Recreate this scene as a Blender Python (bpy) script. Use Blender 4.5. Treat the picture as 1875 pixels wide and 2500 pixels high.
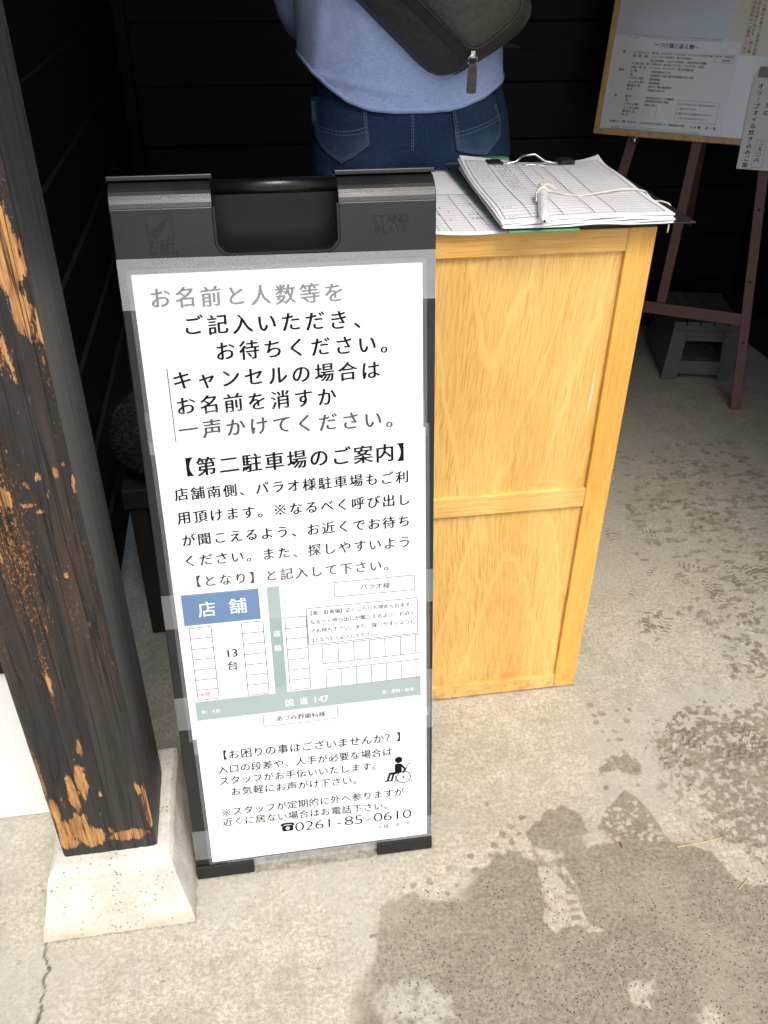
import bpy, bmesh, math, random
import numpy as np
from mathutils import Vector, Matrix
R_ = math.radians
random.seed(7)
rng = np.random.default_rng(11)
scene = bpy.context.scene
for o in list(bpy.data.objects):
    bpy.data.objects.remove(o)

# ------------------------------------------------------------------ camera
cam = bpy.data.cameras.new("camera")
cam_ob = bpy.data.objects.new("camera", cam)
scene.collection.objects.link(cam_ob)
scene.camera = cam_ob
cam.sensor_fit = 'VERTICAL'
cam.sensor_width = 36
cam.sensor_height = 36
cam.lens = 36 * 2120 / 2500
cam.clip_start = 0.02
cam.clip_end = 500
_down = Vector((-32.5, -3100, -2120)).normalized()
_up = -_down
_d = Vector((-407.5, 1450, -2120))
_d = (_d - _up * _d.dot(_up)).normalized()
_x = _d.cross(_up)
cam_ob.matrix_world = Matrix.Translation((0, 0, 1.5)) @ Matrix((_x, _d, _up)).to_4x4()

# ------------------------------------------------------------------ world, sun, exposure
world = bpy.data.worlds.new("World")
scene.world = world
world.use_nodes = True
wn = world.node_tree
bg = wn.nodes["Background"]
sky = wn.nodes.new("ShaderNodeTexSky")
sky.sky_type = 'NISHITA'
sky.sun_disc = False
SUN_EL, SUN_AZ = R_(57), R_(170)          # azimuth clockwise from +Y: the light comes from behind the camera
sky.sun_elevation = SUN_EL
sky.sun_rotation = SUN_AZ
sky.air_density = 1.0
sky.dust_density = 4.0
sky.ozone_density = 0.6
wn.links.new(sky.outputs[0], bg.inputs[0])
bg.inputs[1].default_value = 0.15
sun = bpy.data.lights.new("sun", 'SUN')
sun.energy = 1.8
sun.angle = R_(30)
sun.color = (1.0, 0.975, 0.94)
sun_ob = bpy.data.objects.new("sun", sun)
scene.collection.objects.link(sun_ob)
_sd = Vector((math.sin(SUN_AZ) * math.cos(SUN_EL), math.cos(SUN_AZ) * math.cos(SUN_EL), math.sin(SUN_EL)))
sun_ob.rotation_euler = _sd.to_track_quat('Z', 'Y').to_euler()
scene.view_settings.view_transform = 'Standard'
scene.view_settings.look = 'None'
scene.view_settings.gamma = 1
scene.view_settings.exposure = 0.57
scene.render.engine = 'CYCLES'
scene.cycles.max_bounces = 8
scene.cycles.transparent_max_bounces = 24
scene.cycles.use_denoising = True

# ------------------------------------------------------------------ node helpers
class NT:
    def __init__(s, name):
        s.m = bpy.data.materials.new(name)
        s.m.use_nodes = True
        s.t = s.m.node_tree
        s.b = s.t.nodes["Principled BSDF"]
        s.out = s.t.nodes["Material Output"]
        s.tc = s.t.nodes.new("ShaderNodeTexCoord")
    def n(s, typ, **kw):
        q = s.t.nodes.new(typ)
        for k, v in kw.items():
            setattr(q, k, v)
        return q
    def put(s, sock, v):
        if hasattr(v, 'node'):
            s.t.links.new(v, sock)
        elif isinstance(v, tuple) and len(v) == 3 and sock.type == 'RGBA':
            sock.default_value = (*v, 1)
        else:
            sock.default_value = v
    def co(s, scale=(1, 1, 1), loc=(0, 0, 0), rot=(0, 0, 0)):
        q = s.n("ShaderNodeMapping")
        s.t.links.new(s.tc.outputs["Object"], q.inputs[0])
        q.inputs["Scale"].default_value = scale
        q.inputs["Location"].default_value = loc
        q.inputs["Rotation"].default_value = rot
        return q.outputs[0]
    def noise(s, vec, scale=5, detail=4, rough=.55, dist=0):
        q = s.n("ShaderNodeTexNoise")
        s.t.links.new(vec, q.inputs["Vector"])
        q.inputs["Scale"].default_value = scale
        q.inputs["Detail"].default_value = detail
        q.inputs["Roughness"].default_value = rough
        q.inputs["Distortion"].default_value = dist
        return q.outputs[0]
    def voro(s, vec, scale=50, feature='F1', rand=1.0, out="Distance"):
        q = s.n("ShaderNodeTexVoronoi", feature=feature)
        s.t.links.new(vec, q.inputs["Vector"])
        q.inputs["Scale"].default_value = scale
        q.inputs["Randomness"].default_value = rand
        return q.outputs[out]
    def ramp(s, fac, stops, interp='LINEAR'):
        q = s.n("ShaderNodeValToRGB")
        q.color_ramp.interpolation = interp
        el = q.color_ramp.elements
        while len(el) < len(stops):
            el.new(.5)
        for e, (p, c) in zip(el, stops):
            e.position = p
            e.color = (*c, 1) if isinstance(c, tuple) else (c, c, c, 1)
        s.put(q.inputs[0], fac)
        return q.outputs[0]
    def step(s, v, a, b, lo=0.0, hi=1.0):
        q = s.n("ShaderNodeMapRange", interpolation_type='SMOOTHSTEP')
        s.put(q.inputs["Value"], v)
        q.inputs["From Min"].default_value = a
        q.inputs["From Max"].default_value = b
        q.inputs["To Min"].default_value = lo
        q.inputs["To Max"].default_value = hi
        return q.outputs[0]
    def math(s, op, a, b=0.0, c=0.0, clamp=False):
        q = s.n("ShaderNodeMath", operation=op)
        q.use_clamp = clamp
        s.put(q.inputs[0], a); s.put(q.inputs[1], b); s.put(q.inputs[2], c)
        return q.outputs[0]
    def mix(s, f, a, b, blend='MIX'):
        q = s.n("ShaderNodeMix", data_type='RGBA', blend_type=blend)
        s.put(q.inputs["Factor"], f)
        s.put(q.inputs[6], a); s.put(q.inputs[7], b)
        return q.outputs[2]
    def xyz(s, vec):
        q = s.n("ShaderNodeSeparateXYZ")
        s.t.links.new(vec, q.inputs[0])
        return q.outputs
    def comb(s, x, y, z):
        q = s.n("ShaderNodeCombineXYZ")
        s.put(q.inputs[0], x); s.put(q.inputs[1], y); s.put(q.inputs[2], z)
        return q.outputs[0]
    def attr(s, name):
        q = s.n("ShaderNodeAttribute", attribute_name=name)
        return q.outputs["Fac"]
    def bump(s, h, strength=.3, dist=.002):
        q = s.n("ShaderNodeBump")
        q.inputs["Strength"].default_value = strength
        q.inputs["Distance"].default_value = dist
        s.t.links.new(h, q.inputs["Height"])
        s.t.links.new(q.outputs[0], s.b.inputs["Normal"])
        return q
    def set(s, base=None, rough=None, spec=None, metal=None, **kw):
        if base is not None: s.put(s.b.inputs["Base Color"], base)
        if rough is not None: s.put(s.b.inputs["Roughness"], rough)
        if spec is not None: s.put(s.b.inputs["Specular IOR Level"], spec)
        if metal is not None: s.put(s.b.inputs["Metallic"], metal)
        for k, v in kw.items(): s.put(s.b.inputs[k], v)
        return s
    def clear(s, fac):
        """film: fac of the surface shows, the rest lets through"""
        tr = s.n("ShaderNodeBsdfTransparent")
        mx = s.n("ShaderNodeMixShader")
        s.put(mx.inputs[0], fac)
        s.t.links.new(tr.outputs[0], mx.inputs[1])
        s.t.links.new(s.b.outputs[0], mx.inputs[2])
        s.t.links.new(mx.outputs[0], s.out.inputs[0])
        return s

def plain(name, base, rough=.5, spec=.5, metal=0, var=.12, scale=30, bump=0, bscale=300):
    m = NT(name)
    c = m.co()
    f = m.noise(c, scale, 5)
    lo = tuple(x * (1 - var) for x in base); hi = tuple(min(1, x * (1 + var)) for x in base)
    m.set(m.mix(f, lo, hi), m.step(f, .2, .8, max(.02, rough - .06), min(1, rough + .06)), spec, metal)
    if bump:
        m.bump(m.noise(c, bscale, 3), bump, .001)
    return m.m

# ------------------------------------------------------------------ materials
def mat_floor():
    m = NT("concrete_floor")
    c = m.co()
    big = m.noise(c, 1.3, 4, .55)
    mid = m.noise(c, 11, 6, .68)
    mot = m.noise(m.co(loc=(2, 3, 0)), 48, 5, .7)
    fine = m.noise(c, 130, 5, .75)
    vfine = m.noise(m.co(loc=(1, 7, 0)), 330, 3, .75)
    tone = m.math('ADD', m.math('MULTIPLY', mid, .5), m.math('MULTIPLY', mot, .5))
    dry = m.mix(m.step(tone, .36, .64), (.37, .34, .262), (.58, .548, .45))
    dry = m.mix(m.step(big, .42, .66, 0, .5), dry, (.52, .45, .32))
    dry = m.mix(m.step(fine, .40, .60, .62, 0), dry, (.25, .23, .175))
    dry = m.mix(m.step(vfine, .52, .68, 0, .5), dry, (.70, .68, .59))
    cool = m.noise(m.co(loc=(8, 2, 0)), 2.4, 5, .65)
    dry = m.mix(m.step(cool, .44, .62, 0, .6), dry, (.40, .395, .34))
    lx = m.xyz(m.tc.outputs['Object'])[0]
    dry = m.mix(m.math('MULTIPLY', m.step(lx, -.62, -.40, .6, 0), m.step(tone, .35, .6, 1, .4)), dry, (.34, .335, .30))
    # damp concrete
    wet = m.mix(m.step(tone, .36, .64), (.245, .222, .165), (.335, .312, .24))
    wet = m.mix(m.step(fine, .40, .60, .55, 0), wet, (.105, .093, .065))
    wet = m.mix(m.step(vfine, .54, .68, 0, .55), wet, (.35, .33, .255))
    wet = m.mix(m.step(m.noise(m.co(loc=(5, 1, 0)), 5, 5, .65), .45, .68, 0, .5), wet, (.36, .335, .25))
    w = m.math('ADD', m.attr("wet"), m.math('MULTIPLY', m.math('SUBTRACT', m.math('ADD', m.math('MULTIPLY', fine, .6), m.math('MULTIPLY', mot, .4)), .5), 1.1))
    w = m.step(w, .22, .80)
    col = m.mix(w, dry, wet)
    # exposed dark pores, most in the worn damp part
    pit = m.voro(c, 135, out="Distance")
    pden = m.noise(c, 14, 3)
    pitm = m.math('MULTIPLY', m.step(pit, .16, .30, 1, 0), m.step(m.math('ADD', pden, m.math('MULTIPLY', m.attr("pores"), .45)), .60, .78))
    col = m.mix(m.math('MULTIPLY', pitm, m.step(m.noise(m.co(), 70, 3), .35, .6, .15, .85)), col, (.07, .062, .045))
    pit2 = m.voro(m.co(loc=(3, 1, 0)), 60, out="Distance")
    pit2m = m.math('MULTIPLY', m.step(pit2, .07, .12, 1, 0), m.step(m.math('ADD', m.noise(c, 6, 2), m.math('MULTIPLY', m.attr("pores"), .42)), .62, .72))
    col = m.mix(m.math('MULTIPLY', pit2m, .85), col, (.05, .045, .035))
    gr = m.attr("grime_and_rim")
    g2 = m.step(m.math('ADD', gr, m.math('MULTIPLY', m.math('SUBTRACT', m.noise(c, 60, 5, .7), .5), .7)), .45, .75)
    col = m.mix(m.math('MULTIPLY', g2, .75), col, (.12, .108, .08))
    col = m.mix(m.math('MULTIPLY', m.attr("crack"), .9), col, (.03, .028, .022))
    m.set(col, m.math('SUBTRACT', .85, m.math('MULTIPLY', w, .36)), .35)
    h = m.math('SUBTRACT', m.math('ADD', m.math('MULTIPLY', fine, .5), vfine), m.math('ADD', m.math('MULTIPLY', pitm, 1.0), m.math('MULTIPLY', pit2m, 1.5)))
    m.bump(h, .5, .002)
    return m.m

def mat_stone():
    m = NT("cast_stone")
    c = m.co()
    mid = m.noise(c, 14, 5, .6)
    fine = m.noise(c, 160, 4, .7)
    col = m.mix(m.step(mid, .35, .65), (.56, .535, .465), (.70, .68, .61))
    col = m.mix(m.step(fine, .4, .6, .3, 0), col, (.38, .35, .29))
    z = m.xyz(m.tc.outputs["Object"])[2]
    col = m.mix(m.math('MULTIPLY', m.step(z, .0, .05, 1, 0), m.step(mid, .4, .6, .1, .6)), col, (.42, .34, .2))
    pit = m.voro(c, 120)
    pm = m.math('MULTIPLY', m.step(pit, .12, .22, 1, 0), m.step(m.noise(c, 26, 4), .46, .60))
    pit3 = m.voro(m.co(loc=(2, 5, 1)), 30)
    pm3 = m.math('MULTIPLY', m.step(pit3, .09, .12, 1, 0), m.step(m.noise(c, 9, 2), .5, .6))
    pm = m.math('MAXIMUM', pm, pm3)
    col = m.mix(m.math('MULTIPLY', pm, .8), col, (.13, .115, .09))
    col = m.mix(m.step(m.noise(m.co((6, 6, 20)), 1.0, 6, .7), .5, .72, 0, .5), col, (.42, .38, .29))
    m.set(col, .85, .3)
    m.bump(m.math('SUBTRACT', m.math('ADD', m.math('MULTIPLY', mid, 1.2), m.math('MULTIPLY', fine, .6)), m.math('MULTIPLY', pm, 2.0)), .7, .003)
    return m.m

def mat_post():
    m = NT("worn_dark_timber")
    c = m.co()
    grain = m.noise(m.co((60, 60, 2.2)), 1.0, 6, .65, .6)
    fib = m.noise(m.co((190, 190, 7)), 1.0, 4, .7)
    flake = m.noise(m.co((58, 58, 9)), 1.0, 7, .74)
    fl2 = m.noise(m.co((170, 170, 50)), 1.0, 5, .78)
    paint = m.mix(m.step(grain, .35, .7), (.016, .015, .015), (.036, .033, .030))
    brown = m.mix(m.step(grain, .3, .7), (.032, .016, .009), (.075, .033, .014))
    paint = m.mix(m.math('MULTIPLY', m.attr("brown"), m.step(m.math('ADD', m.math('MULTIPLY', grain, .6), m.math('MULTIPLY', fib, .4)), .40, .60)), paint, brown)
    paint = m.mix(m.attr("grey"), paint, m.mix(m.step(grain, .3, .7), (.036, .038, .035), (.062, .063, .058)))  # weathered grey right face, its sky sheen put into the colour
    dust = m.step(m.noise(m.co((70, 70, 18), (4, 1, 2)), 1.0, 6, .75), .60, .70)
    paint = m.mix(m.math('MULTIPLY', dust, .16), paint, (.30, .26, .2))
    wood = m.mix(m.step(fib, .3, .7), (.34, .15, .045), (.56, .31, .12))
    wood = m.mix(m.step(flake, .42, .60, .6, 0), wood, (.13, .045, .013))
    wood = m.mix(m.step(grain, .52, .66, 0, .7), wood, (.17, .06, .016))
    fl3 = m.noise(m.co((330, 330, 150), (3, 3, 3)), 1.0, 4, .8)
    spk = m.step(m.math('ADD', m.math('MULTIPLY', m.attr("brown"), .15), m.math('ADD', m.math('MULTIPLY', fl3, .75), m.math('MULTIPLY', fl2, .25))), .66, .70)
    paint = m.mix(m.math('MULTIPLY', spk, .85), paint, (.34, .15, .045))
    v = m.math('ADD', m.attr("wear"), m.math('MULTIPLY', m.math('SUBTRACT', m.math('ADD', m.math('MULTIPLY', flake, .55), m.math('MULTIPLY', fl2, .45)), .47), 2.3))
    w = m.step(v, .50, .60)
    ckn = m.noise(m.co((38, 38, .9), (0, 0, 3)), 1.0, 3, .55, .8)
    crk = m.math('MULTIPLY', m.step(ckn, .480, .494), m.step(ckn, .496, .510, 1, 0))
    m.set(m.mix(m.math('MULTIPLY', crk, .85), m.mix(w, paint, wood), (.006, .005, .004)), m.math('ADD', .52, m.math('MULTIPLY', w, .25)), .4)
    h = m.math('ADD', m.math('MULTIPLY', grain, .5), m.math('ADD', m.math('ADD', m.math('MULTIPLY', w, -.5), m.math('MULTIPLY', crk, -1.2)), m.math('MULTIPLY', fib, .3)))
    m.bump(h, .55, .0022)
    return m.m

def mat_oak(name, mode=0, x0=0, z0=0, tint=(1, 1, 1), horiz=False):
    """mode 1: cathedral grain open upward, -1: downward, 0: straight; horiz: grain runs along x"""
    m = NT(name)
    t = lambda c: tuple(a * b for a, b in zip(c, tint))
    X, Y, Z = m.xyz(m.tc.outputs["Object"])[:3]
    if horiz:
        X, Z = Z, X
    warp = m.noise(m.comb(m.math('MULTIPLY', X, 10), 0.3, m.math('MULTIPLY', Z, 5)), 1.0, 3, .55)
    wob = m.math('SUBTRACT', warp, .5)
    dx = m.math('ADD', m.math('SUBTRACT', X, x0), m.math('MULTIPLY', wob, .035))
    if mode:
        q = m.math('MULTIPLY', m.math('SQRT', m.math('ADD', m.math('MULTIPLY', dx, dx), .0007)), 5.2)
        fld = m.math('SUBTRACT', q, m.math('MULTIPLY', m.math('SUBTRACT', Z, z0), 1.0 * mode))
        fld = m.math('ADD', fld, m.math('MULTIPLY', wob, .30))
        ring = m.math('FRACT', m.math('ADD', m.math('MULTIPLY', fld, 2.6), .93))
    else:
        fld = m.math('ADD', m.math('MULTIPLY', dx, 4.0), m.math('MULTIPLY', Z, .10))
        ring = m.math('FRACT', m.math('MULTIPLY', fld, 9.0))
    fine = m.noise(m.comb(m.math('ADD', m.math('MULTIPLY', fld, 14.0), m.math('MULTIPLY', X, 430)), 0.0, m.math('MULTIPLY', Z, 7)), 1.0, 5, .7)
    pore = m.noise(m.comb(m.math('ADD', m.math('MULTIPLY', fld, 40.0), m.math('MULTIPLY', X, 620)), 1.7, m.math('MULTIPLY', Z, 24)), 1.0, 3, .65)
    band = m.math('MULTIPLY', m.step(ring, .0, .015), m.step(ring, .07, .12, 1, 0))
    drift = m.noise(m.co((9, 9, 2.2), (5, 0, 1)), 1.0, 3, .5)
    base = m.mix(m.step(drift, .35, .65), t((.72, .435, .118)), t((.81, .525, .172)))
    pm = m.step(m.math('ADD', m.math('MULTIPLY', fine, .55), m.math('MULTIPLY', pore, .45)), .45, .60)
    keep = m.math('SUBTRACT', 1.0, m.math('MULTIPLY', band, .75 if mode else .5))
    edge = m.math('MULTIPLY', m.step(ring, .11, .15), m.step(ring, .15, .75, 1, .45))
    amt = m.math('MULTIPLY', m.math('MULTIPLY', pm, keep), m.math('ADD', .38, m.math('MULTIPLY', edge, .38 if mode else .2)))
    col = m.mix(amt, base, t((.49, .23, .040)))
    col = m.mix(m.math('MULTIPLY', band, .22), col, t((.88, .55, .175)))
    stain = m.noise(m.co((7, 7, 7), (9, 2, 4)), 1.0, 5, .65)
    col = m.mix(m.step(stain, .58, .75, 0, .28), col, t((.42, .21, .05)))
    scuff = m.math('MULTIPLY', m.step(m.xyz(m.tc.outputs['Object'])[2], .0, .10, .55, 0), m.step(m.noise(m.co((40, 40, 40)), 1.0, 4, .7), .45, .62))
    col = m.mix(scuff, col, (.30, .17, .06))
    m.set(col, m.step(pore, .3, .7, .30, .46), .5)
    m.bump(pore, .12, .0006)
    return m.m

def mat_fabric(name, a, b, thread=900, rough=.85):
    m = NT(name)
    c = m.co()
    X, Y, Z = m.xyz(m.tc.outputs["Object"])[:3]
    wv = m.noise(m.comb(m.math('MULTIPLY', X, thread), Y, m.math('MULTIPLY', Z, thread * .08)), 1, 2)
    wh = m.noise(m.comb(m.math('MULTIPLY', X, thread * .08), Y, m.math('MULTIPLY', Z, thread)), 1, 2)
    w = m.math('MULTIPLY', m.math('ADD', wv, wh), .5)
    soft = m.noise(c, 12, 5, .6)
    col = m.mix(m.step(w, .36, .64), a, b)
    col = m.mix(m.step(soft, .4, .75, 0, .45), col, b)
    m.set(col, rough, .25)
    m.b.inputs["Sheen Weight"].default_value = .15
    h = m.math('ADD', m.math('MULTIPLY', w, .3), m.math('MULTIPLY', m.noise(m.co((22, 22, 30), rot=(0, .5, 0)), 1, 5, .6, .8), 1.0))
    m.bump(h, .22, .004)
    return m.m

def mat_denim():
    m = NT("blue_denim")
    X, Y, Z = m.xyz(m.tc.outputs["Object"])[:3]
    d = m.math('ADD', m.math('MULTIPLY', X, 700), m.math('MULTIPLY', Z, 700))
    tw = m.noise(m.comb(d, 0.0, m.math('MULTIPLY', Z, 120)), 1, 2)
    soft = m.noise(m.co(), 16, 6, .6)
    col = m.mix(m.step(tw, .35, .65), (.007, .019, .050), (.019, .047, .105))
    col = m.mix(m.math('MULTIPLY', m.attr("fade"), m.step(soft, .35, .65, .3, 1)), col, (.055, .095, .16))
    m.set(col, .85, .2)
    m.bump(m.math('ADD', m.math('MULTIPLY', tw, .3), m.noise(m.co((30, 30, 45)), 1, 4)), .4, .003)
    return m.m

def mat_leather():
    m = NT("grained_leather")
    c = m.co()
    v = m.voro(c, 230, 'DISTANCE_TO_EDGE')
    g = m.noise(c, 90, 4)
    col = m.mix(m.step(g, .3, .7), (.045, .039, .031), (.072, .063, .052))
    m.set(col, m.step(v, 0, .2, .5, .38), .5)
    m.bump(m.math('ADD', m.math('MULTIPLY', m.step(v, 0, .22), .8), m.math('MULTIPLY', g, .4)), .55, .0015)
    return m.m

def mat_plank():
    m = NT("dark_stained_planks")
    g = m.noise(m.co((3, 2.2, 70)), 1, 6, .65, .5)
    s = m.noise(m.co(), 3, 5, .6)
    col = m.mix(m.step(g, .35, .7), (.0035, .003, .0028), (.009, .0075, .006))
    col = m.mix(m.step(s, .55, .75, 0, .5), col, (.016, .009, .005))
    m.set(col, .6, .25)
    m.bump(g, .3, .002)
    return m.m

def mat_tape(fac=.30):
    m = NT("woven_clear_tape")
    X, Y, Z = m.xyz(m.tc.outputs["Object"])[:3]
    a = m.math('SINE', m.math('MULTIPLY', X, 2600))
    b = m.math('SINE', m.math('MULTIPLY', Z, 2600))
    w = m.math('MULTIPLY', m.math('ADD', m.math('MULTIPLY', a, b), 1.0), .5)
    n = m.noise(m.co((8, 8, 30)), 1, 4)
    m.set((.8, .82, .84), .32, .5)
    m.bump(m.math('ADD', w, n), .4, .0008)
    m.clear(m.math('ADD', fac - .06, m.math('ADD', m.math('MULTIPLY', w, .08), m.math('MULTIPLY', n, .08))))
    return m.m

def mat_film(fac=.10):
    m = NT("clear_film")
    n = m.noise(m.co((9, 9, 14)), 1, 3)
    m.set((.8, .83, .85), .12, .5)
    m.bump(n, .25, .002)
    m.clear(m.math('ADD', fac - .03, m.math('MULTIPLY', n, .06)))
    return m.m

def mat_black_plastic(name="black_grained_plastic", b=.0115, rough=.33):
    m = NT(name)
    c = m.co()
    v = m.voro(c, 520)
    n = m.noise(c, 9, 4)
    col = m.mix(n, (b * .9, b * .9, b * .95), (b * 1.2, b * 1.2, b * 1.25))
    scr = m.step(m.noise(m.co((4, 4, 260)), 1, 4, .7), .66, .74, 0, .12)
    m.set(m.mix(scr, col, (.08, .08, .085)), m.step(n, .3, .7, rough - .05, rough + .08), .46)
    m.bump(v, .22, .0006)
    return m.m

def mat_paper(name, col=(.80, .80, .79), rough=.5, spec=.4):
    m = NT(name)
    n = m.noise(m.co(), 6, 3)
    f = m.noise(m.co(), 700, 2)
    m.set(m.mix(n, tuple(x * .98 for x in col), col), rough, spec)
    m.bump(m.math('ADD', m.math('MULTIPLY', m.noise(m.co((5, 5, 7)), 1, 3), 1.0), m.math('MULTIPLY', f, .04)), .12, .006)
    return m.m

M = {}
M['floor'] = mat_floor(); M['stone'] = mat_stone(); M['post'] = mat_post()
M['plank'] = mat_plank()
M['ledge'] = plain('worn_lit_plank_edge', (.026, .018, .012), .8, .2, var=.6, scale=25)  # worn brown top edges, lightened for the light they catch
M['black'] = mat_black_plastic()
M['rubber'] = mat_black_plastic("black_rubber", .008, .6)
M['emboss'] = mat_black_plastic("raised_black_plastic", .004, .30)
M['paper'] = mat_paper("laminated_paper", rough=.32)
M['sheet'] = mat_paper("writing_paper", (.86, .86, .87), rough=.7, spec=.2)
M['ink'] = plain("black_ink", (.004, .004, .005), .5, .15)
M['ink_grey'] = plain("grey_ink", (.10, .10, .10), .5, .3)
M['ink_red'] = plain("red_ink", (.45, .06, .05), .5, .3)
M['ink_darkred'] = plain("dark_red_ink", (.30, .05, .05), .5, .3)
M['ink_white'] = plain("white_lettering", (.82, .83, .83), .5, .3)
M['print_blue'] = plain("blue_print", (.010, .115, .30), .45, .3, var=.06)
M['print_road'] = plain("grey_green_print", (.26, .345, .335), .45, .3, var=.05)
M['tape'] = mat_tape(.13); M['tape_top'] = mat_tape(.25); M['tape_thin'] = mat_tape(.075); M['film'] = mat_film()
M['oak_up'] = mat_oak("oak_panel_grain", 1, -.018, .775)
M['oak_dn'] = mat_oak("oak_panel_grain_low", -1, .058, .485)
M['oak'] = mat_oak("oak_stile_grain", 0, 0, 0, (1.0, .88, .62))
M['oak_h'] = mat_oak("oak_rail_grain", 0, .02, .1, (1.05, 1.04, 1.1), True)
M['oak_h_shaded'] = mat_oak("oak_top_rail_shaded", 0, .06, .2, (.95, .88, .78), True)  # darker copy of the rail oak, clipboard's shadow put into its colour
M['board_frame'] = mat_oak("pine_frame_grain", 0, 0, 0, (.82, .80, .95))
M['shirt'] = mat_fabric("chambray_cloth", (.27, .36, .63), (.44, .545, .82))
M['denim'] = mat_denim()
M['thread'] = plain("stitching_thread", (.12, .17, .24), .8, .2)
M['leather'] = mat_leather()
M['zip'] = plain("black_zip", (.008, .008, .009), .5, .4)
M['metal'] = plain("bright_steel", (.6, .6, .6), .25, .5, 1.0)
M['skin'] = plain("skin", (.52, .30, .21), .5, .4)
M['hair'] = plain("black_hair", (.012, .01, .009), .5, .4)
M['shoe'] = plain("black_shoe", (.02, .02, .02), .5, .4)
M['easel'] = plain("red_brown_paint", (.135, .062, .050), .5, .4, var=.3, scale=18, bump=.2, bscale=90)
M['white_board'] = plain("white_enamel", (.82, .84, .86), .16, .6, var=.02)
M['lam_grey'] = plain("pale_glossy_sheet", (.60, .66, .70), .14, .6, var=.03)
M['lam_white'] = plain("glossy_menu_sheet", (.78, .79, .80), .14, .6, var=.03)
M['cream'] = plain("cream_glossy_sheet", (.70, .63, .47), .14, .6, var=.04)
M['card'] = plain("matt_card", (.80, .80, .80), .6, .3, var=.03)
M['stool'] = plain("grey_plastic", (.115, .12, .118), .5, .4, var=.15)
M['fluff'] = plain("grey_fleece", (.040, .040, .043), .95, .1, var=.3, scale=60)
M['stoolwood'] = plain("dark_varnished_wood", (.030, .025, .019), .5, .35, var=.25)
M['plaster'] = plain("white_plaster", (.74, .74, .71), .8, .2, var=.05, scale=14, bump=.2, bscale=120)
M['clear'] = mat_film(.22)
M['green'] = plain("green_vinyl", (.09, .30, .14), .4, .45, var=.1)
M['pen'] = plain("white_plastic", (.80, .82, .84), .3, .5, var=.03)
M['string'] = plain("cotton_string", (.74, .70, .60), .9, .1, bump=.6, bscale=600)
M['straw'] = plain("dry_straw", (.52, .42, .20), .7, .2)
M['bark'] = plain("brown_leaf", (.19, .11, .03), .7, .2)
M['roof'] = plain("dark_soffit", (.012, .010, .008), .7, .2)
M['step'] = plain("dark_step_timber", (.02, .016, .012), .6, .3)

# ------------------------------------------------------------------ geometry helpers
class MB:
    def __init__(s):
        s.v = []; s.f = []; s.mi = []
    def add(s, verts, faces, mi=0):
        b = len(s.v)
        s.v += [tuple(map(float, p)) for p in verts]
        s.f += [tuple(b + i for i in f) for f in faces]
        s.mi += [mi] * len(faces)
        return s
    def box(s, lo, hi, T=None, mi=0):
        (a, b, c), (d, e, f) = lo, hi
        V = [(a, b, c), (d, b, c), (d, e, c), (a, e, c), (a, b, f), (d, b, f), (d, e, f), (a, e, f)]
        if T: V = [T(*p) for p in V]
        return s.add(V, [(0, 3, 2, 1), (4, 5, 6, 7), (0, 1, 5, 4), (1, 2, 6, 5), (2, 3, 7, 6), (3, 0, 4, 7)], mi)
    def prism(s, poly, d0, d1, T, mi=0):
        """poly in (a,b), extruded from depth d0 to d1; T(a,b,d)"""
        n = len(poly)
        V = [T(a, b, d0) for a, b in poly] + [T(a, b, d1) for a, b in poly]
        F = [tuple(range(n))[::-1], tuple(range(n, 2 * n))] + [(i, (i + 1) % n, n + (i + 1) % n, n + i) for i in range(n)]
        return s.add(V, F, mi)
    def loft(s, rings, cap=True, mi=0, closed=True):
        n = len(rings[0])
        V = [p for r in rings for p in r]
        F = []
        for k in range(len(rings) - 1):
            for i in range(n if closed else n - 1):
                j = (i + 1) % n
                F.append((k * n + i, k * n + j, (k + 1) * n + j, (k + 1) * n + i))
        if cap:
            F.append(tuple(range(n))[::-1]); F.append(tuple(range((len(rings) - 1) * n, len(rings) * n)))
        return s.add(V, F, mi)
    def tube(s, pts, r, n=10, mi=0, cap=True):
        pts = [Vector(p) for p in pts]
        rs = r if isinstance(r, (list, tuple)) else [r] * len(pts)
        rings = []
        up = Vector((0, 0, 1))
        t0 = (pts[1] - pts[0]).normalized()
        a = t0.cross(up if abs(t0.dot(up)) < .9 else Vector((1, 0, 0))).normalized()
        for i, p in enumerate(pts):
            t = (pts[min(i + 1, len(pts) - 1)] - pts[max(i - 1, 0)]).normalized()
            a = (a - t * a.dot(t)).normalized()
            b = t.cross(a)
            rings.append([p + (a * math.cos(2 * math.pi * k / n) + b * math.sin(2 * math.pi * k / n)) * rs[i] for k in range(n)])
        return s.loft(rings, cap, mi)
    def grid(s, nu, nv, fn, mi=0):
        V = [fn(i / nu, j / nv) for j in range(nv + 1) for i in range(nu + 1)]
        F = [(j * (nu + 1) + i, j * (nu + 1) + i + 1, (j + 1) * (nu + 1) + i + 1, (j + 1) * (nu + 1) + i) for j in range(nv) for i in range(nu)]
        return s.add(V, F, mi)
    def quad(s, a, b, c, d, mi=0):
        return s.add([a, b, c, d], [(0, 1, 2, 3)], mi)
    def line(s, p, q, w, T, off, mi=0):
        """thin strip between p and q (2-D) of width w in the frame T(u,v,off)"""
        p = Vector(p); q = Vector(q)
        n = (q - p).normalized()
        n = Vector((-n.y, n.x)) * w / 2
        return s.quad(T(*(p - n), off), T(*(q - n), off), T(*(q + n), off), T(*(p + n), off), mi)
    def rectline(s, ps, w, T, off, mi=0, skip=()):
        for i in range(len(ps)):
            if i in skip: continue
            s.line(ps[i], ps[(i + 1) % len(ps)], w, T, off + i * .00001, mi)
        return s

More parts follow.
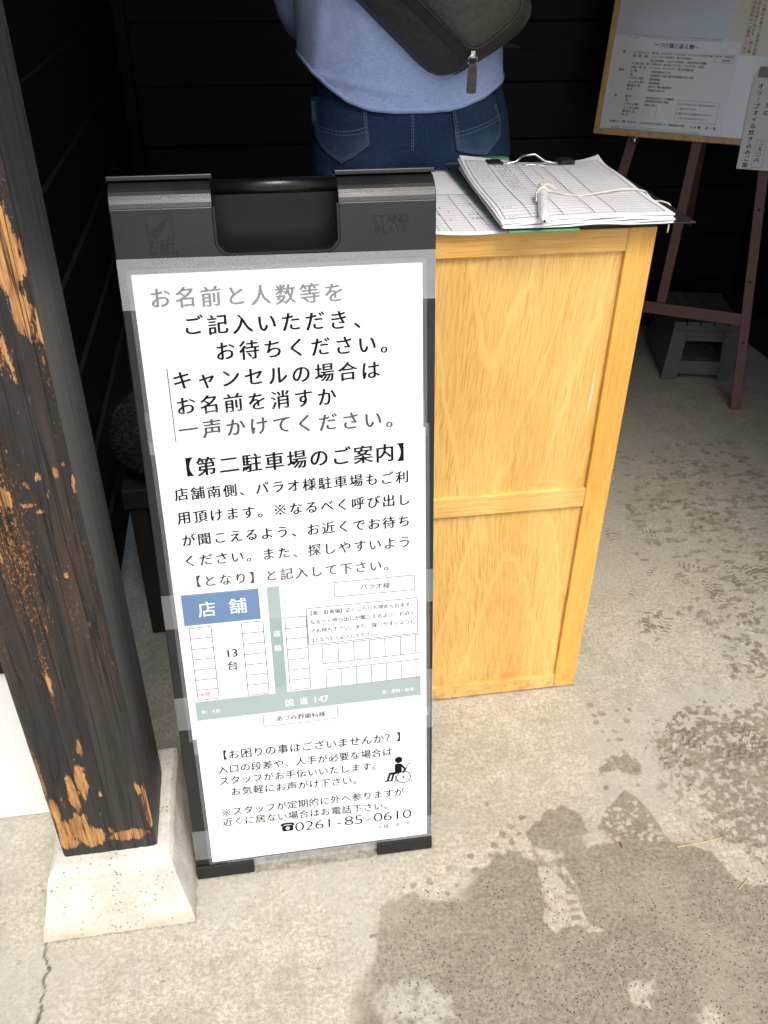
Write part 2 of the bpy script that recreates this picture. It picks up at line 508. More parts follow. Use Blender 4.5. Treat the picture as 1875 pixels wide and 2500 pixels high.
def thing(name, label, cat, loc=(0, 0, 0), group=None):
    o = bpy.data.objects.new(name, None)
    o.empty_display_size = .1
    scene.collection.objects.link(o)
    o.location = loc
    o['label'] = label; o['category'] = cat
    if group: o['group'] = group
    return o

def obj(name, mb, mats, parent=None, bevel=0, smooth=False, sub=0, label=None, segs=2, fixn=True, angle=30):
    base = Vector((0, 0, 0))
    p = parent
    while p is not None:
        base += p.location; p = p.parent
    me = bpy.data.meshes.new(name)
    me.from_pydata([(x - base.x, y - base.y, z - base.z) for x, y, z in mb.v], [], mb.f)
    for mt in (mats if isinstance(mats, (list, tuple)) else [mats]):
        me.materials.append(mt)
    me.polygons.foreach_set("material_index", mb.mi)
    if fixn:
        bm = bmesh.new(); bm.from_mesh(me)
        bmesh.ops.recalc_face_normals(bm, faces=bm.faces)
        bm.to_mesh(me); bm.free()
    if smooth:
        me.polygons.foreach_set("use_smooth", [True] * len(me.polygons))
    me.update()
    o = bpy.data.objects.new(name, me)
    scene.collection.objects.link(o)
    if parent is not None: o.parent = parent
    if bevel:
        b = o.modifiers.new("bevel", 'BEVEL')
        b.width = bevel; b.segments = segs; b.limit_method = 'ANGLE'; b.angle_limit = R_(angle)
    if sub:
        q = o.modifiers.new("sub", 'SUBSURF'); q.levels = sub; q.render_levels = sub
    if label: o['label'] = label
    return o

def tag(o, label, cat, group=None):
    o['label'] = label; o['category'] = cat
    if group: o['group'] = group
    return o

def struct(o):
    o['kind'] = 'structure'
    return o

def attr(o, name, vals):
    a = o.data.attributes.new(name, 'FLOAT', 'POINT')
    a.data.foreach_set("value", np.asarray(vals, dtype=np.float32))

def pick(o, idx):
    pass

# ------------------------------------------------------------------ lettering
_G = {}
def glyph(ch, off):
    k = (ch, off)
    if k in _G: return _G[k]
    c = bpy.data.curves.new("glyph", 'FONT')
    c.body = ch; c.size = 1; c.resolution_u = 3; c.offset = off
    o = bpy.data.objects.new("glyph", c)
    scene.collection.objects.link(o)
    bpy.context.view_layer.update()
    dg = bpy.context.evaluated_depsgraph_get()
    me = bpy.data.meshes.new_from_object(o.evaluated_get(dg))
    V = [(v.co.x, v.co.y) for v in me.vertices]
    F = [tuple(p.vertices) for p in me.polygons]
    bpy.data.objects.remove(o); bpy.data.curves.remove(c); bpy.data.meshes.remove(me)
    if ord(ch) < 0x2000 and V:
        xs = [v[0] for v in V]; cx = (min(xs) + max(xs)) / 2
    elif ch in '☎' and V:
        xs = [v[0] for v in V]; cx = (min(xs) + max(xs)) / 2
    else:
        cx = .5
    V = [(x - cx, y - .38) for x, y in V]
    _G[k] = (V, F)
    return _G[k]

STYLE = {  # outline offset, nib shifts (x, y), upward slant, width
    'B': (0, [(-.024, .006), (-.008, .002), (.008, -.002), (.024, -.006)], .085, 1.0),
    'B2': (0, [(-.026, .006), (-.010, -.008), (.010, .008), (.026, -.006)], .06, 1.0),
    'M': (0, [(-.018, .010), (.018, -.010), (0, 0)], 0, 1.0),
    'G': (0, [(-.014, .010), (.014, -.010), (0, 0)], 0, 1.0),
    'GW': (-.012, [(-.004, 0), (.004, 0)], 0, 1.28),
    'W': (0, [(-.008, 0), (.008, 0)], 0, 1.0),
    'N': (0, [(-.008, 0), (.008, 0)], 0, 1.0),
    'R': (0, [(-.008, 0), (.008, 0)], 0, 1.0),
}
def put_char(mb, ch, c, em, T, off, style='G', ang=0.0, mi=0):
    if ch == '※':
        for sx in (1, -1):
            mb.line((c[0] - .36 * em * sx, c[1] - .36 * em), (c[0] + .36 * em * sx, c[1] + .36 * em), (.085) * em, T, off + (sx + 1) * .00002, mi)
        for dx, dy in ((.3, 0), (-.3, 0), (0, .3), (0, -.3)):
            mb.add([T(c[0] + (dx + .09 * math.cos(k * .6283)) * em, c[1] + (dy + .09 * math.sin(k * .6283)) * em, off) for k in range(10)], [tuple(range(10))], mi)
        return
    if ch == '☎':
        P = lambda pts, o=0: mb.add([T(c[0] + x * em, c[1] + y * em, off + o) for x, y in pts], [tuple(range(len(pts)))], mi)
        P([(-.50, .12), (-.50, .26), (-.40, .38), (-.15, .42), (.15, .42), (.40, .38), (.50, .26), (.50, .12), (.30, .12), (.28, .24), (-.28, .24), (-.30, .12)])
        n = 16
        ring = [(.15 * math.cos(2 * math.pi * k / n), -.10 + .15 * math.sin(2 * math.pi * k / n)) for k in range(n)]
        body = [(.42, -.36), (.40, -.1), (.24, .17), (-.24, .17), (-.40, -.1), (-.42, -.36)]
        V = [T(c[0] + x * em, c[1] + y * em, off) for x, y in [(.42 * math.cos(2 * math.pi * k / n) * (1 if abs(math.sin(2 * math.pi * k / n)) < .8 else 1), max(-.36, min(.18, -.10 + .42 * math.sin(2 * math.pi * k / n)))) for k in range(n)] + ring]
        mb.add(V, [(k, (k + 1) % n, n + (k + 1) % n, n + k) for k in range(n)], mi)
        mb.add([T(c[0] + .06 * math.cos(k * .6283) * em, c[1] + (-.10 + .06 * math.sin(k * .6283)) * em, off) for k in range(10)], [tuple(range(10))], mi)
        return
    o_, nib, sl, wd = STYLE[style]
    V, F = glyph(ch, o_)
    if not F: return
    ca, sa = math.cos(ang), math.sin(ang)
    for k, (sx, sy) in enumerate(nib):
        P = []
        for x, y in V:
            x2 = (x + sx) * em * wd; y2 = (y + sl * x + sy) * em
            P.append(T(c[0] + x2 * ca - y2 * sa, c[1] + x2 * sa + y2 * ca, off + k * .00002))
        mb.add(P, F, mi)

def put_line(mb, text, A, B, k, T, off, style='G', mi=0, em=None):
    A = Vector(A)
    if B is None:
        for ch in text: put_char(mb, ch, A, k, T, off, style, 0, mi)
        return
    B = Vector(B)
    n = max(1, len(text) - 1)
    pitch = (B - A).length / n
    ang = math.atan2(B.y - A.y, B.x - A.x)
    if abs(ang) > .6: ang = 0
    for i, ch in enumerate(text):
        if ch in ' \u3000': continue
        put_char(mb, ch, A + (B - A) * (i / n), em or pitch * k, T, off, style, ang, mi)

# ------------------------------------------------------------------ noise in numpy
def vnoise(x, y, scale, seed=0):
    r = np.random.default_rng(seed).random((256, 256))
    x = x * scale; y = y * scale
    xi = np.floor(x).astype(int); yi = np.floor(y).astype(int)
    fx = x - xi; fy = y - yi
    fx = fx * fx * (3 - 2 * fx); fy = fy * fy * (3 - 2 * fy)
    g = lambda a, b: r[a & 255, b & 255]
    return (g(xi, yi) * (1 - fx) + g(xi + 1, yi) * fx) * (1 - fy) + (g(xi, yi + 1) * (1 - fx) + g(xi + 1, yi + 1) * fx) * fy
def fbm(x, y, scale, oct=4, seed=0):
    s = 0; a = .5; t = 0
    for i in range(oct):
        s = s + a * vnoise(x + 3.1 * i, y + 1.7 * i, scale * 2 ** i, seed + i); t += a; a *= .55
    return s / t
def sdf(poly, X, Y):
    """signed distance, positive inside"""
    P = np.array(poly); d = np.full(X.shape, 1e9); ins = np.zeros(X.shape, bool)
    for i in range(len(P)):
        a = P[i]; b = P[(i + 1) % len(P)]
        e = b - a; L = e.dot(e) + 1e-12
        t = np.clip(((X - a[0]) * e[0] + (Y - a[1]) * e[1]) / L, 0, 1)
        d = np.minimum(d, (X - a[0] - t * e[0]) ** 2 + (Y - a[1] - t * e[1]) ** 2)
        c = (a[1] > Y) != (b[1] > Y)
        with np.errstate(divide='ignore', invalid='ignore'):
            xx = a[0] + (Y - a[1]) / (b[1] - a[1] + 1e-15) * e[0]
        ins ^= c & (X < xx)
    return np.where(ins, 1, -1) * np.sqrt(d)
def soft(d, w):
    return np.clip(d / w * .5 + .5, 0, 1)
def segdist(a, b, X, Y):
    a = np.array(a); b = np.array(b); e = b - a; L = e.dot(e)
    t = np.clip(((X - a[0]) * e[0] + (Y - a[1]) * e[1]) / L, 0, 1)
    return np.sqrt((X - a[0] - t * e[0]) ** 2 + (Y - a[1] - t * e[1]) ** 2), t * math.sqrt(L)

# ================================================================== SETTING: floor
POLY = {
 'main': [(0.154, 0.897), (0.188, 0.911), (0.211, 0.915), (0.248, 0.892), (0.296, 0.885), (0.316, 0.911), (0.336, 0.933), (0.368, 0.949), (0.393, 0.971), (0.422, 0.97), (0.461, 0.94), (0.456, 1.003), (0.482, 1.024), (0.522, 1.052), (0.549, 1.057), (0.572, 1.048), (0.584, 1.026), (0.59, 0.985), (0.572, 0.977), (0.595, 0.959), (0.617, 0.964), (0.62, 0.986), (0.608, 0.993), (0.644, 1.034), (0.694, 1.074), (0.709, 1.042), (0.731, 0.978), (0.739, 0.946), (0.805, 0.914), (0.82, 0.864), (0.846, 0.83), (0.903, 0.836), (0.955, 0.76), (0.757, 0.30), (0.166, 0.30), (0.049, 0.617), (0.08, 0.742), (0.11, 0.783), (0.132, 0.814), (0.137, 0.848)],
 'dryfoot': [(0.459, 0.938), (0.476, 0.928), (0.491, 0.91), (0.503, 0.884), (0.517, 0.859), (0.516, 0.831), (0.517, 0.804), (0.544, 0.789), (0.51, 0.79), (0.496, 0.807), (0.472, 0.807), (0.451, 0.795), (0.438, 0.821), (0.449, 0.855)],
 'wet2': [(0.814, 1.289), (0.838, 1.292), (0.828, 1.23), (0.866, 1.204), (0.895, 1.22), (0.932, 1.194), (0.919, 1.156), (0.96, 1.15), (0.984, 1.114), (1.008, 1.079), (1.10, 1.10), (1.10, 0.80), (0.954, 0.80), (0.80, 0.90), (0.764, 0.972), (0.758, 1.011), (0.772, 1.091), (0.778, 1.165), (0.797, 1.235)],
 'dotfoot': [(0.692, 1.076), (0.71, 1.053), (0.723, 1.022), (0.732, 0.977), (0.726, 0.955), (0.669, 0.955), (0.616, 0.97), (0.617, 1.011), (0.638, 1.035)],
 'isl1': [(0.567, 0.988), (0.591, 0.987), (0.597, 0.965), (0.571, 0.959), (0.561, 0.984)],
 'isl2': [(0.463, 0.975), (0.499, 0.97), (0.509, 0.943), (0.491, 0.915), (0.472, 0.943)],
 'isl3': [(0.734, 0.993), (0.771, 0.987), (0.774, 0.96), (0.732, 0.966)],
 'drystreak': [(0.508, 0.935), (0.514, 0.911), (0.525, 0.868), (0.513, 0.881), (0.501, 0.913)],
 'bar1': [(0.494, 0.874), (0.511, 0.874), (0.51, 0.866), (0.494, 0.866)],
 'bar2': [(0.491, 0.857), (0.513, 0.855), (0.512, 0.847), (0.49, 0.847)],
 'bar3': [(0.495, 0.841), (0.51, 0.839), (0.509, 0.832), (0.493, 0.833)],
 'bar4': [(0.489, 0.826), (0.508, 0.825), (0.507, 0.815), (0.486, 0.817)],
 'st1': [(0.654, 1.137), (0.686, 1.158), (0.712, 1.168), (0.736, 1.188), (0.739, 1.167), (0.741, 1.143), (0.748, 1.116), (0.733, 1.1), (0.707, 1.113), (0.685, 1.126), (0.657, 1.124)],
 'dryBL': [(0.114, 0.749), (0.152, 0.755), (0.188, 0.746), (0.216, 0.721), (0.231, 0.691), (0.211, 0.657), (0.114, 0.671), (0.104, 0.711)],
 'dryR': [(0.812, 0.929), (0.855, 0.933), (0.87, 0.904), (0.878, 0.871), (0.855, 0.839), (0.84, 0.846), (0.822, 0.869), (0.819, 0.901)],
 'dryB2': [(0.534, 0.684), (0.565, 0.696), (0.604, 0.686), (0.584, 0.669), (0.55, 0.65), (0.537, 0.66)],
 'dryB3': [(0.638, 0.628), (0.669, 0.639), (0.682, 0.614), (0.656, 0.595), (0.633, 0.599)],
}
DROPS = [(0.723, 1.285), (0.759, 1.287), (0.789, 1.287), (0.702, 1.283), (0.705, 1.314), (0.7, 1.261), (0.772, 1.254), (0.705, 1.233), (0.731, 1.23), (0.711, 1.207), (0.733, 1.205), (0.46, 1.042), (0.433, 1.026), (0.413, 1.011), (0.447, 1.006), (0.426, 0.992), (0.39, 0.988), (0.338, 0.973), (0.373, 0.969), (0.291, 0.954), (0.34, 0.94), (0.249, 0.932), (0.216, 0.929), (0.299, 0.916), (0.277, 0.902), (0.127, 0.843), (0.726, 1.082), (0.658, 1.086)]
DARK8 = [(1.386, 2.285), (1.195, 2.136), (1.241, 2.133), (1.246, 2.094), (1.278, 2.089), (1.283, 2.051), (1.282, 2.014), (1.323, 2.074), (1.332, 2.052), (1.351, 2.021), (1.365, 2.01), (1.31, 1.986), (1.283, 1.951), (1.337, 1.935), (1.049, 1.819), (1.036, 1.853), (1.181, 1.882), (1.382, 1.774), (1.384, 1.971), (1.41, 1.956), (1.258, 1.842), (1.22, 1.833), (1.191, 1.827), (1.156, 1.819), (1.132, 1.48), (0.981, 1.459), (0.88, 1.437), (1.055, 1.437), (0.992, 1.42), (1.112, 1.456), (1.017, 1.388)]
TREADS = [((1.028, 1.98), (0.976, 1.905), .03), ((1.048, 1.924), (1.15, 1.947), .025), ((1.077, 1.791), (0.912, 1.641), .014), ((1.089, 1.769), (0.945, 1.642), .012), ((1.128, 1.797), (1.228, 1.728), .02), ((1.30, 1.80), (1.29, 1.66), .045), ((1.35, 1.79), (1.335, 1.66), .04), ((1.214, 1.70), (1.15, 1.60), .05), ((1.214, 2.116), (1.128, 2.005), .02), ((1.0, 1.60), (.93, 1.50), .045), ((.86, 1.25), (.98, 1.10), .05), ((.98, 1.22), (1.06, 1.06), .05), ((.80, 1.20), (.86, 1.05), .035)]
DABS = [((0.963, 1.539), .055), ((1.244, 1.648), .085), ((1.082, 1.603), .05), ((1.183, 1.44), .06), ((1.22, 1.524), .09), ((1.004, 1.585), .05), ((1.138, 1.393), .08), ((.86, 1.16), .07), ((.98, 1.17), .06)]
CRACK = [(-0.446, 0.94), (-0.448, 0.927), (-0.444, 0.912), (-0.448, 0.898), (-0.440, 0.882), (-0.433, 0.866), (-0.438, 0.85), (-0.436, 0.832), (-0.440, 0.818), (-0.438, 0.805), (-0.436, 0.79), (-0.438, 0.779), (-0.444, 0.76), (-0.439, 0.741), (-.446, .70), (-.438, .65), (-.45, .5)]

def floor():
    st = .0034
    fx = np.arange(-.66, 1.62, st); fy = np.arange(.60, 2.42, st)
    xs = np.concatenate([[-60, -15, -6, -3, -1.6, -1.0], fx, [1.75, 1.9, 2.2, 3, 6, 15, 60]])
    ys = np.concatenate([[-60, -15, -5, -2, -.5, .2, .45], fy, [2.6, 2.8, 3.2, 3.6, 5, 12, 60]])
    nx, ny = len(xs), len(ys)
    X, Y = np.meshgrid(xs, ys)
    X = X.ravel(); Y = Y.ravel()
    near = (X > -.7) & (X < 1.66) & (Y > .55) & (Y < 2.5)
    V = np.zeros((nx * ny, 3), np.float32); V[:, 0] = X; V[:, 1] = Y
    i = np.arange(nx * ny).reshape(ny, nx)
    F = np.stack([i[:-1, :-1], i[:-1, 1:], i[1:, 1:], i[1:, :-1]], -1).reshape(-1, 4)
    me = bpy.data.meshes.new("concrete_floor")
    me.vertices.add(len(V)); me.vertices.foreach_set("co", V.ravel())
    me.loops.add(F.size); me.loops.foreach_set("vertex_index", F.ravel().astype(np.int32))
    me.polygons.add(len(F)); me.polygons.foreach_set("loop_start", np.arange(0, F.size, 4, dtype=np.int32))
    me.update(); me.validate()
    me.materials.append(M['floor'])
    o = bpy.data.objects.new("concrete_floor", me)
    scene.collection.objects.link(o)
    struct(o)
    x = X[near]; y = Y[near]
    wob = (fbm(x, y, 60, 4, 3) - .5); wob2 = (fbm(x, y, 18, 4, 9) - .5)
    wx = x + .010 * (fbm(x, y, 70, 3, 21) - .5) ; wy = y + .010 * (fbm(x, y, 70, 3, 22) - .5)
    edgew = .006 + .03 * np.clip((fbm(x, y, 7, 2, 13) - .5) * 3, 0, 1)
    wet = soft(sdf(POLY['main'], x, y) + .022 * wob + .012 * wob2, edgew)
    wet = np.maximum(wet, soft(sdf(POLY['dotfoot'], x, y) + .008 * wob, .004))
    for k in ('st1',):
        wet = np.maximum(wet, soft(sdf(POLY[k], x, y) + .045 * wob + .03 * wob2 - .003, .006))
    # drops: small angular splashes
    r = np.random.default_rng(4)
    for (dx, dy) in DROPS:
        a = r.random() * 6.28; e = .55 + .5 * r.random(); rad = .0045 + .0045 * r.random()
        u = (wx - dx) * math.cos(a) + (wy - dy) * math.sin(a); v = -(wx - dx) * math.sin(a) + (wy - dy) * math.cos(a)
        d = rad - np.maximum(np.hypot(u, v / e), np.abs(u * .8 + v * .7) * 1.15)
        wet = np.maximum(wet, soft(d, .002))
    # light raised spots pressed out of the damp by a dotted sole
    for k in range(58):
        cx, cy = .615 + .11 * r.random(), .955 + .09 * r.random() ** 1.5
        d = (.0022 + .0032 * r.random()) - np.hypot((wx - cx), (wy - cy) * 1.25)
        wet = np.minimum(wet, 1 - soft(d, .002))
    # partly dry mottled area to the right
    mott = np.zeros_like(x)
    for (cx, cy), rad in DABS:
        d = np.hypot(x - cx, y - cy)
        mott = np.maximum(mott, np.clip(1.25 - d / rad, 0, 1))
    fine = fbm(x, y, 110, 3, 41)
    tex = fbm(x + .35 * y, y * 1.9 - .5 * x, 40, 5, 43)
    tex2 = fbm(x * 1.7, y - .4 * x, 75, 3, 44)
    swirl = np.clip((tex - .5) * 2.2 + .5, 0, 1)
    wet = np.maximum(wet, np.clip((mott * .42 + (tex - .5) * 1.7 + (tex2 - .5) * .9 - .30) * 3.2, 0, 1) * (mott > 0) * (.55 + .4 * mott))
    sq = np.sin(x * 420 + y * 150 + 9 * fbm(x, y, 28, 3, 61)) * .5 + .5
    w2 = soft(sdf(POLY['wet2'], x, y) + .05 * (fbm(x, y, 30, 4, 62) - .5) + .02 * wob2, .02)
    lightm = np.clip((sq - .62) * 3, 0, 1) * np.clip((fbm(x, y, 14, 2, 63) - .42) * 4, 0, 1)
    wet = np.maximum(wet, w2 * np.clip(.62 - .70 * lightm - np.clip((tex2 - .47) * 4.0, 0, .7) - .45 * np.clip((tex - .5) * 5, 0, 1), 0, 1))
    edge = np.clip((x - .78) / .10, 0, 1) * np.clip((1.32 - y) / .1, 0, 1) * np.clip((y - .8) / .15, 0, 1)
    wet = np.maximum(wet, np.clip((edge * .62 + (fine - .5) * 1.4 + (swirl - .5) * .35 - .38) * 3.5, 0, 1))
    # tread marks
    gr = np.zeros_like(x)
    for a, b, w in TREADS:
        d, t = segdist(a, b, x, y)
        m_ = np.clip((w - d) / .008, 0, 1)
        L = math.dist(a, b); m_ *= np.clip((t + .004) / .02, 0, 1) * np.clip((L - t + .004) / .02, 0, 1)
        ex, ey = (b[0] - a[0]) / L, (b[1] - a[1]) / L
        side = (x - a[0]) * -ey + (y - a[1]) * ex
        st_ = np.sin(t * 2 * math.pi / .0135 + np.sin(side * 2 * math.pi / .026) * 1.4)
        gr = np.maximum(gr, m_ * np.clip(st_ * 1.2 + .1 + (fine - .5) * 2.2, 0, 1) * np.clip(.35 + (fbm(x, y, 22, 3, 77) - .3) * 1.6, 0, 1))
    for (dx, dy) in DARK8:
        a = r.random() * .8 - .4; rad = .008 + .010 * r.random()
        u = (wx - dx) * math.cos(a) + (wy - dy) * math.sin(a); v = -(wx - dx) * math.sin(a) + (wy - dy) * math.cos(a)
        gr = np.maximum(gr, soft(rad - np.hypot(u, v / .55), .006) * (.45 + .35 * r.random()))
    sm = fbm(x, y, 3.2, 4, 55)
    smear = fbm(x * .6 + y * .3, y * 2.2, 16, 5, 56)
    gr = np.maximum(gr, np.clip((sm - .46) * 2.2, 0, 1) * np.clip((y - 1.35) / .3, 0, 1) * np.clip((smear - .38) * 2.4, 0, 1) * .75)
    gr = np.maximum(gr, .55 * np.clip((-.43 - x) / .05, 0, 1) * np.clip((fbm(x * 1.5, y, 9, 4, 58) - .40) * 4, 0, 1))
    gr = np.maximum(gr, .6 * np.clip((x - .95) / .15, 0, 1) * np.clip((y - 1.15) / .15, 0, 1) * np.clip((fbm(x, y * 1.6, 34, 4, 59) - .44) * 6, 0, 1))
    gr = np.maximum(gr, .5 * np.clip((.80 - y) / .1, 0, 1) * np.clip((fbm(x, y * 2, 8, 4, 57) - .55) * 6, 0, 1))
    # darker floor under the stone, cabinet and sign, fading just outside
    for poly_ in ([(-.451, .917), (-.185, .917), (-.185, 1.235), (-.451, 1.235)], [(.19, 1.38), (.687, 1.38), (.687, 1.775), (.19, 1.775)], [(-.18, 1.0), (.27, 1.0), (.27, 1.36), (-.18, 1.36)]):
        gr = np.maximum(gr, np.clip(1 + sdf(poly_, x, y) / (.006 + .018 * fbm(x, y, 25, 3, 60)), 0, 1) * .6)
    # dry islands
    isl = np.zeros_like(x)
    for k, w, amp in (('dryfoot', .004, .012), ('isl1', .008, .03), ('isl2', .012, .04), ('isl3', .012, .03), ('drystreak', .003, .004), ('dryBL', .03, .07), ('dryR', .012, .05), ('dryB2', .015, .05), ('dryB3', .012, .045)):
        isl = np.maximum(isl, soft(sdf(POLY[k], x, y) + amp * (wob + wob2 * .5), w))
    arcs = np.clip(np.sin(np.hypot(x - .63, y - .58) * 2 * math.pi / .009) * 2, 0, 1) * np.clip(1 - np.hypot(x - .66, y - .615) / .045, 0, 1)
    isl = np.maximum(isl, arcs)
    arcs2 = np.clip(np.sin(np.hypot(x - .83, y - 1.23) * 2 * math.pi / .011) * 2, 0, 1) * np.clip(1.2 - np.hypot(x - .86, y - 1.25) / .07, 0, 1)
    isl = np.maximum(isl, arcs2 * .8)
    isl = isl * np.clip(.9 - .5 * np.clip((fine - .5) * 4, 0, 1), 0, 1)
    wet = wet * (1 - isl)
    for k in ('bar1', 'bar2', 'bar3', 'bar4'):
        wet = np.maximum(wet, soft(sdf(POLY[k], x, y) + .004 * wob, .002) * .9)
    # ragged rim of smaller splashes by the edge, damp at the bottom left
    crack = np.zeros_like(x)
    for a, b in zip(CRACK[:-1], CRACK[1:]):
        d, _ = segdist(a, b, wx, wy)
        crack = np.maximum(crack, np.clip(1.25 - d / (.0022 + .0012 * (y < .8)), 0, 1))
    pores = np.clip((1.0 - y) / .3, 0, 1) * np.clip((x - .05) / .15, 0, 1)
    for name, val in (("wet", wet), ("grime_and_rim", gr), ("crack", crack), ("pores", pores)):
        full = np.zeros(nx * ny, np.float32); full[near] = val
        attr(o, name, full)
    return o
floor()

# ================================================================== building
def planks(x, y0, y1, z0, z1, h, t, zoff=0.0, axis='y'):
    mb = MB()
    z = z0
    k = 0
    edges = [zoff + i * h for i in range(-2, 20)]
    edges = [e for e in edges if z0 < e < z1]
    lv = [z0] + edges + [z1]
    for a, b in zip(lv[:-1], lv[1:]):
        if b - a < .012: continue
        if axis == 'y':
            mb.box((x - t, y0, a + .0025), (x, y1, b - .0025))
        else:
            mb.box((y0, x, a + .0025), (y1, x + t, b - .0025))
    if axis == 'y':
        mb.box((x - t - .02, y0, z0), (x - t + .004, y1, z1))
    else:
        mb.box((y0, x + t - .004, z0), (y1, x + t + .02, z1))
    return mb
w = thing("plank_wall", "black stained horizontal plank wall behind the worn post", "wall", (-.40, 1.2, 0))
mb = MB()
for k in range(-4, 9):
    z0 = .893 + .1833 * k; z1 = z0 + .1833
    if z0 < 0: z0 = .01
    if z1 > 2.46: z1 = 2.46
    if z1 - z0 < .02: continue
    F_ = [(0, 1, 5, 4), (2, 3, 7, 6), (3, 0, 4, 7), (0, 3, 2, 1), (4, 5, 6, 7)]
    V_ = [(x, y, z) for y in (1.162, 3.40) for x, z in ((-.39, z0 + .0015), (-.366, z0 + .0015), (-.357, z1 - .0015), (-.39, z1 + .0005))]
    mb.add(V_, F_, 0); mb.add([V_[i] for i in (1, 2, 6, 5)], [(0, 1, 2, 3)], 0); mb.mi[-5] = 1 if False else 0
    mb.mi[-6 + 1] = 1
obj("planking", mb, [M['plank'], M['ledge']], w)
mb = MB(); mb.box((-.40, 3.33, .0), (-.325, 3.41, 2.46))
obj("corner_batten", mb, M['plank'], w, bevel=.003)
w = thing("back_wall", "dark timber back wall behind the person and the easel", "wall", (.9, 3.45, 0))
obj("boarding", planks(3.46, -.42, 2.3, .0, 2.46, .20, .02, 0, 'x'), M['plank'], w, bevel=.003)
w = thing("side_wall", "dark boarded wall on the right beyond the easel", "wall", (2.12, 2.0, 0))
mb = MB()
for i in range(13):
    mb.box((2.12, 1.0 + i * .19, .0), (2.14, 1.0 + i * .19 + .186, 2.46))
mb.box((2.137, 1.0, 0), (2.17, 3.46, 2.46))
obj("boarding", mb, M['plank'], w, bevel=.002)
mb = MB(); mb.box((2.10, 1.0, .02), (2.1195, 3.44, .14))
obj("skirting", mb, M['stoolwood'], w, bevel=.003)
w = thing("outer_wall", "white plastered base of the wall left of the worn post", "wall", (-2, 1.25, 0))
mb = MB(); mb.box((-5, 1.195, 0), (-.385, 1.33, .405))
obj("plinth", mb, M['plaster'], w, bevel=.006, label="white plaster plinth")
mb = MB(); mb.box((-5, 1.18, .405), (-.42, 1.33, .43)); mb.box((-5, 1.205, .43), (-.42, 1.33, 2.46))
obj("upper_wall", mb, M['plank'], w, bevel=.003)
w = thing("shading_panel", "dark panel added out of view to shade the right side of the floor", "wall", (4, 1.2, 0))  # added unseen panel, keeps light off the right of the floor
mb = MB(); mb.box((1.62, .70, 0), (6, .82, 2.455)); obj("light_blocker", mb, M['plank'], w, bevel=.003)
rf = MB(); rf.box((-5, .83, 2.46), (6, 3.8, 2.56)); rf.box((-5, .75, 2.42), (6, .83, 2.62))
tag(obj("porch_roof", rf, M['roof'], bevel=.004), "dark roof over the porch, above the post", "roof")

# ================================================================== stone and post
def frustum_stone():
    mb = MB()
    x0, x1, y0, y1 = -.451, -.185, .917, 1.235
    def ring(dx, dy, z):
        return [(x0 + dx, y0 + dy, z), (x1 - dx * .9, y0 + dy, z), (x1 - dx * .9, y1 - dy * .6, z), (x0 + dx, y1 - dy * .6, z)]
    rings = [ring(0, 0, -.01), ring(.002, .004, .012), ring(.030, .036, .132), ring(.036, .045, .139), ring(.040, .052, .142)]
    mb.loft(rings)
    return mb
o = obj("foundation_stone", frustum_stone(), M['stone'], bevel=.004, segs=3, angle=12)
s_ = o.modifiers.new("s", 'SUBSURF'); s_.subdivision_type = 'SIMPLE'; s_.levels = 4; s_.render_levels = 4
tx = bpy.data.textures.new("stone_lumps", 'CLOUDS'); tx.noise_scale = .05
dm = o.modifiers.new("d", 'DISPLACE'); dm.texture = tx; dm.strength = .004; dm.mid_level = .5
tag(o, "pale tapered concrete foot under the worn timber post", "stone base")

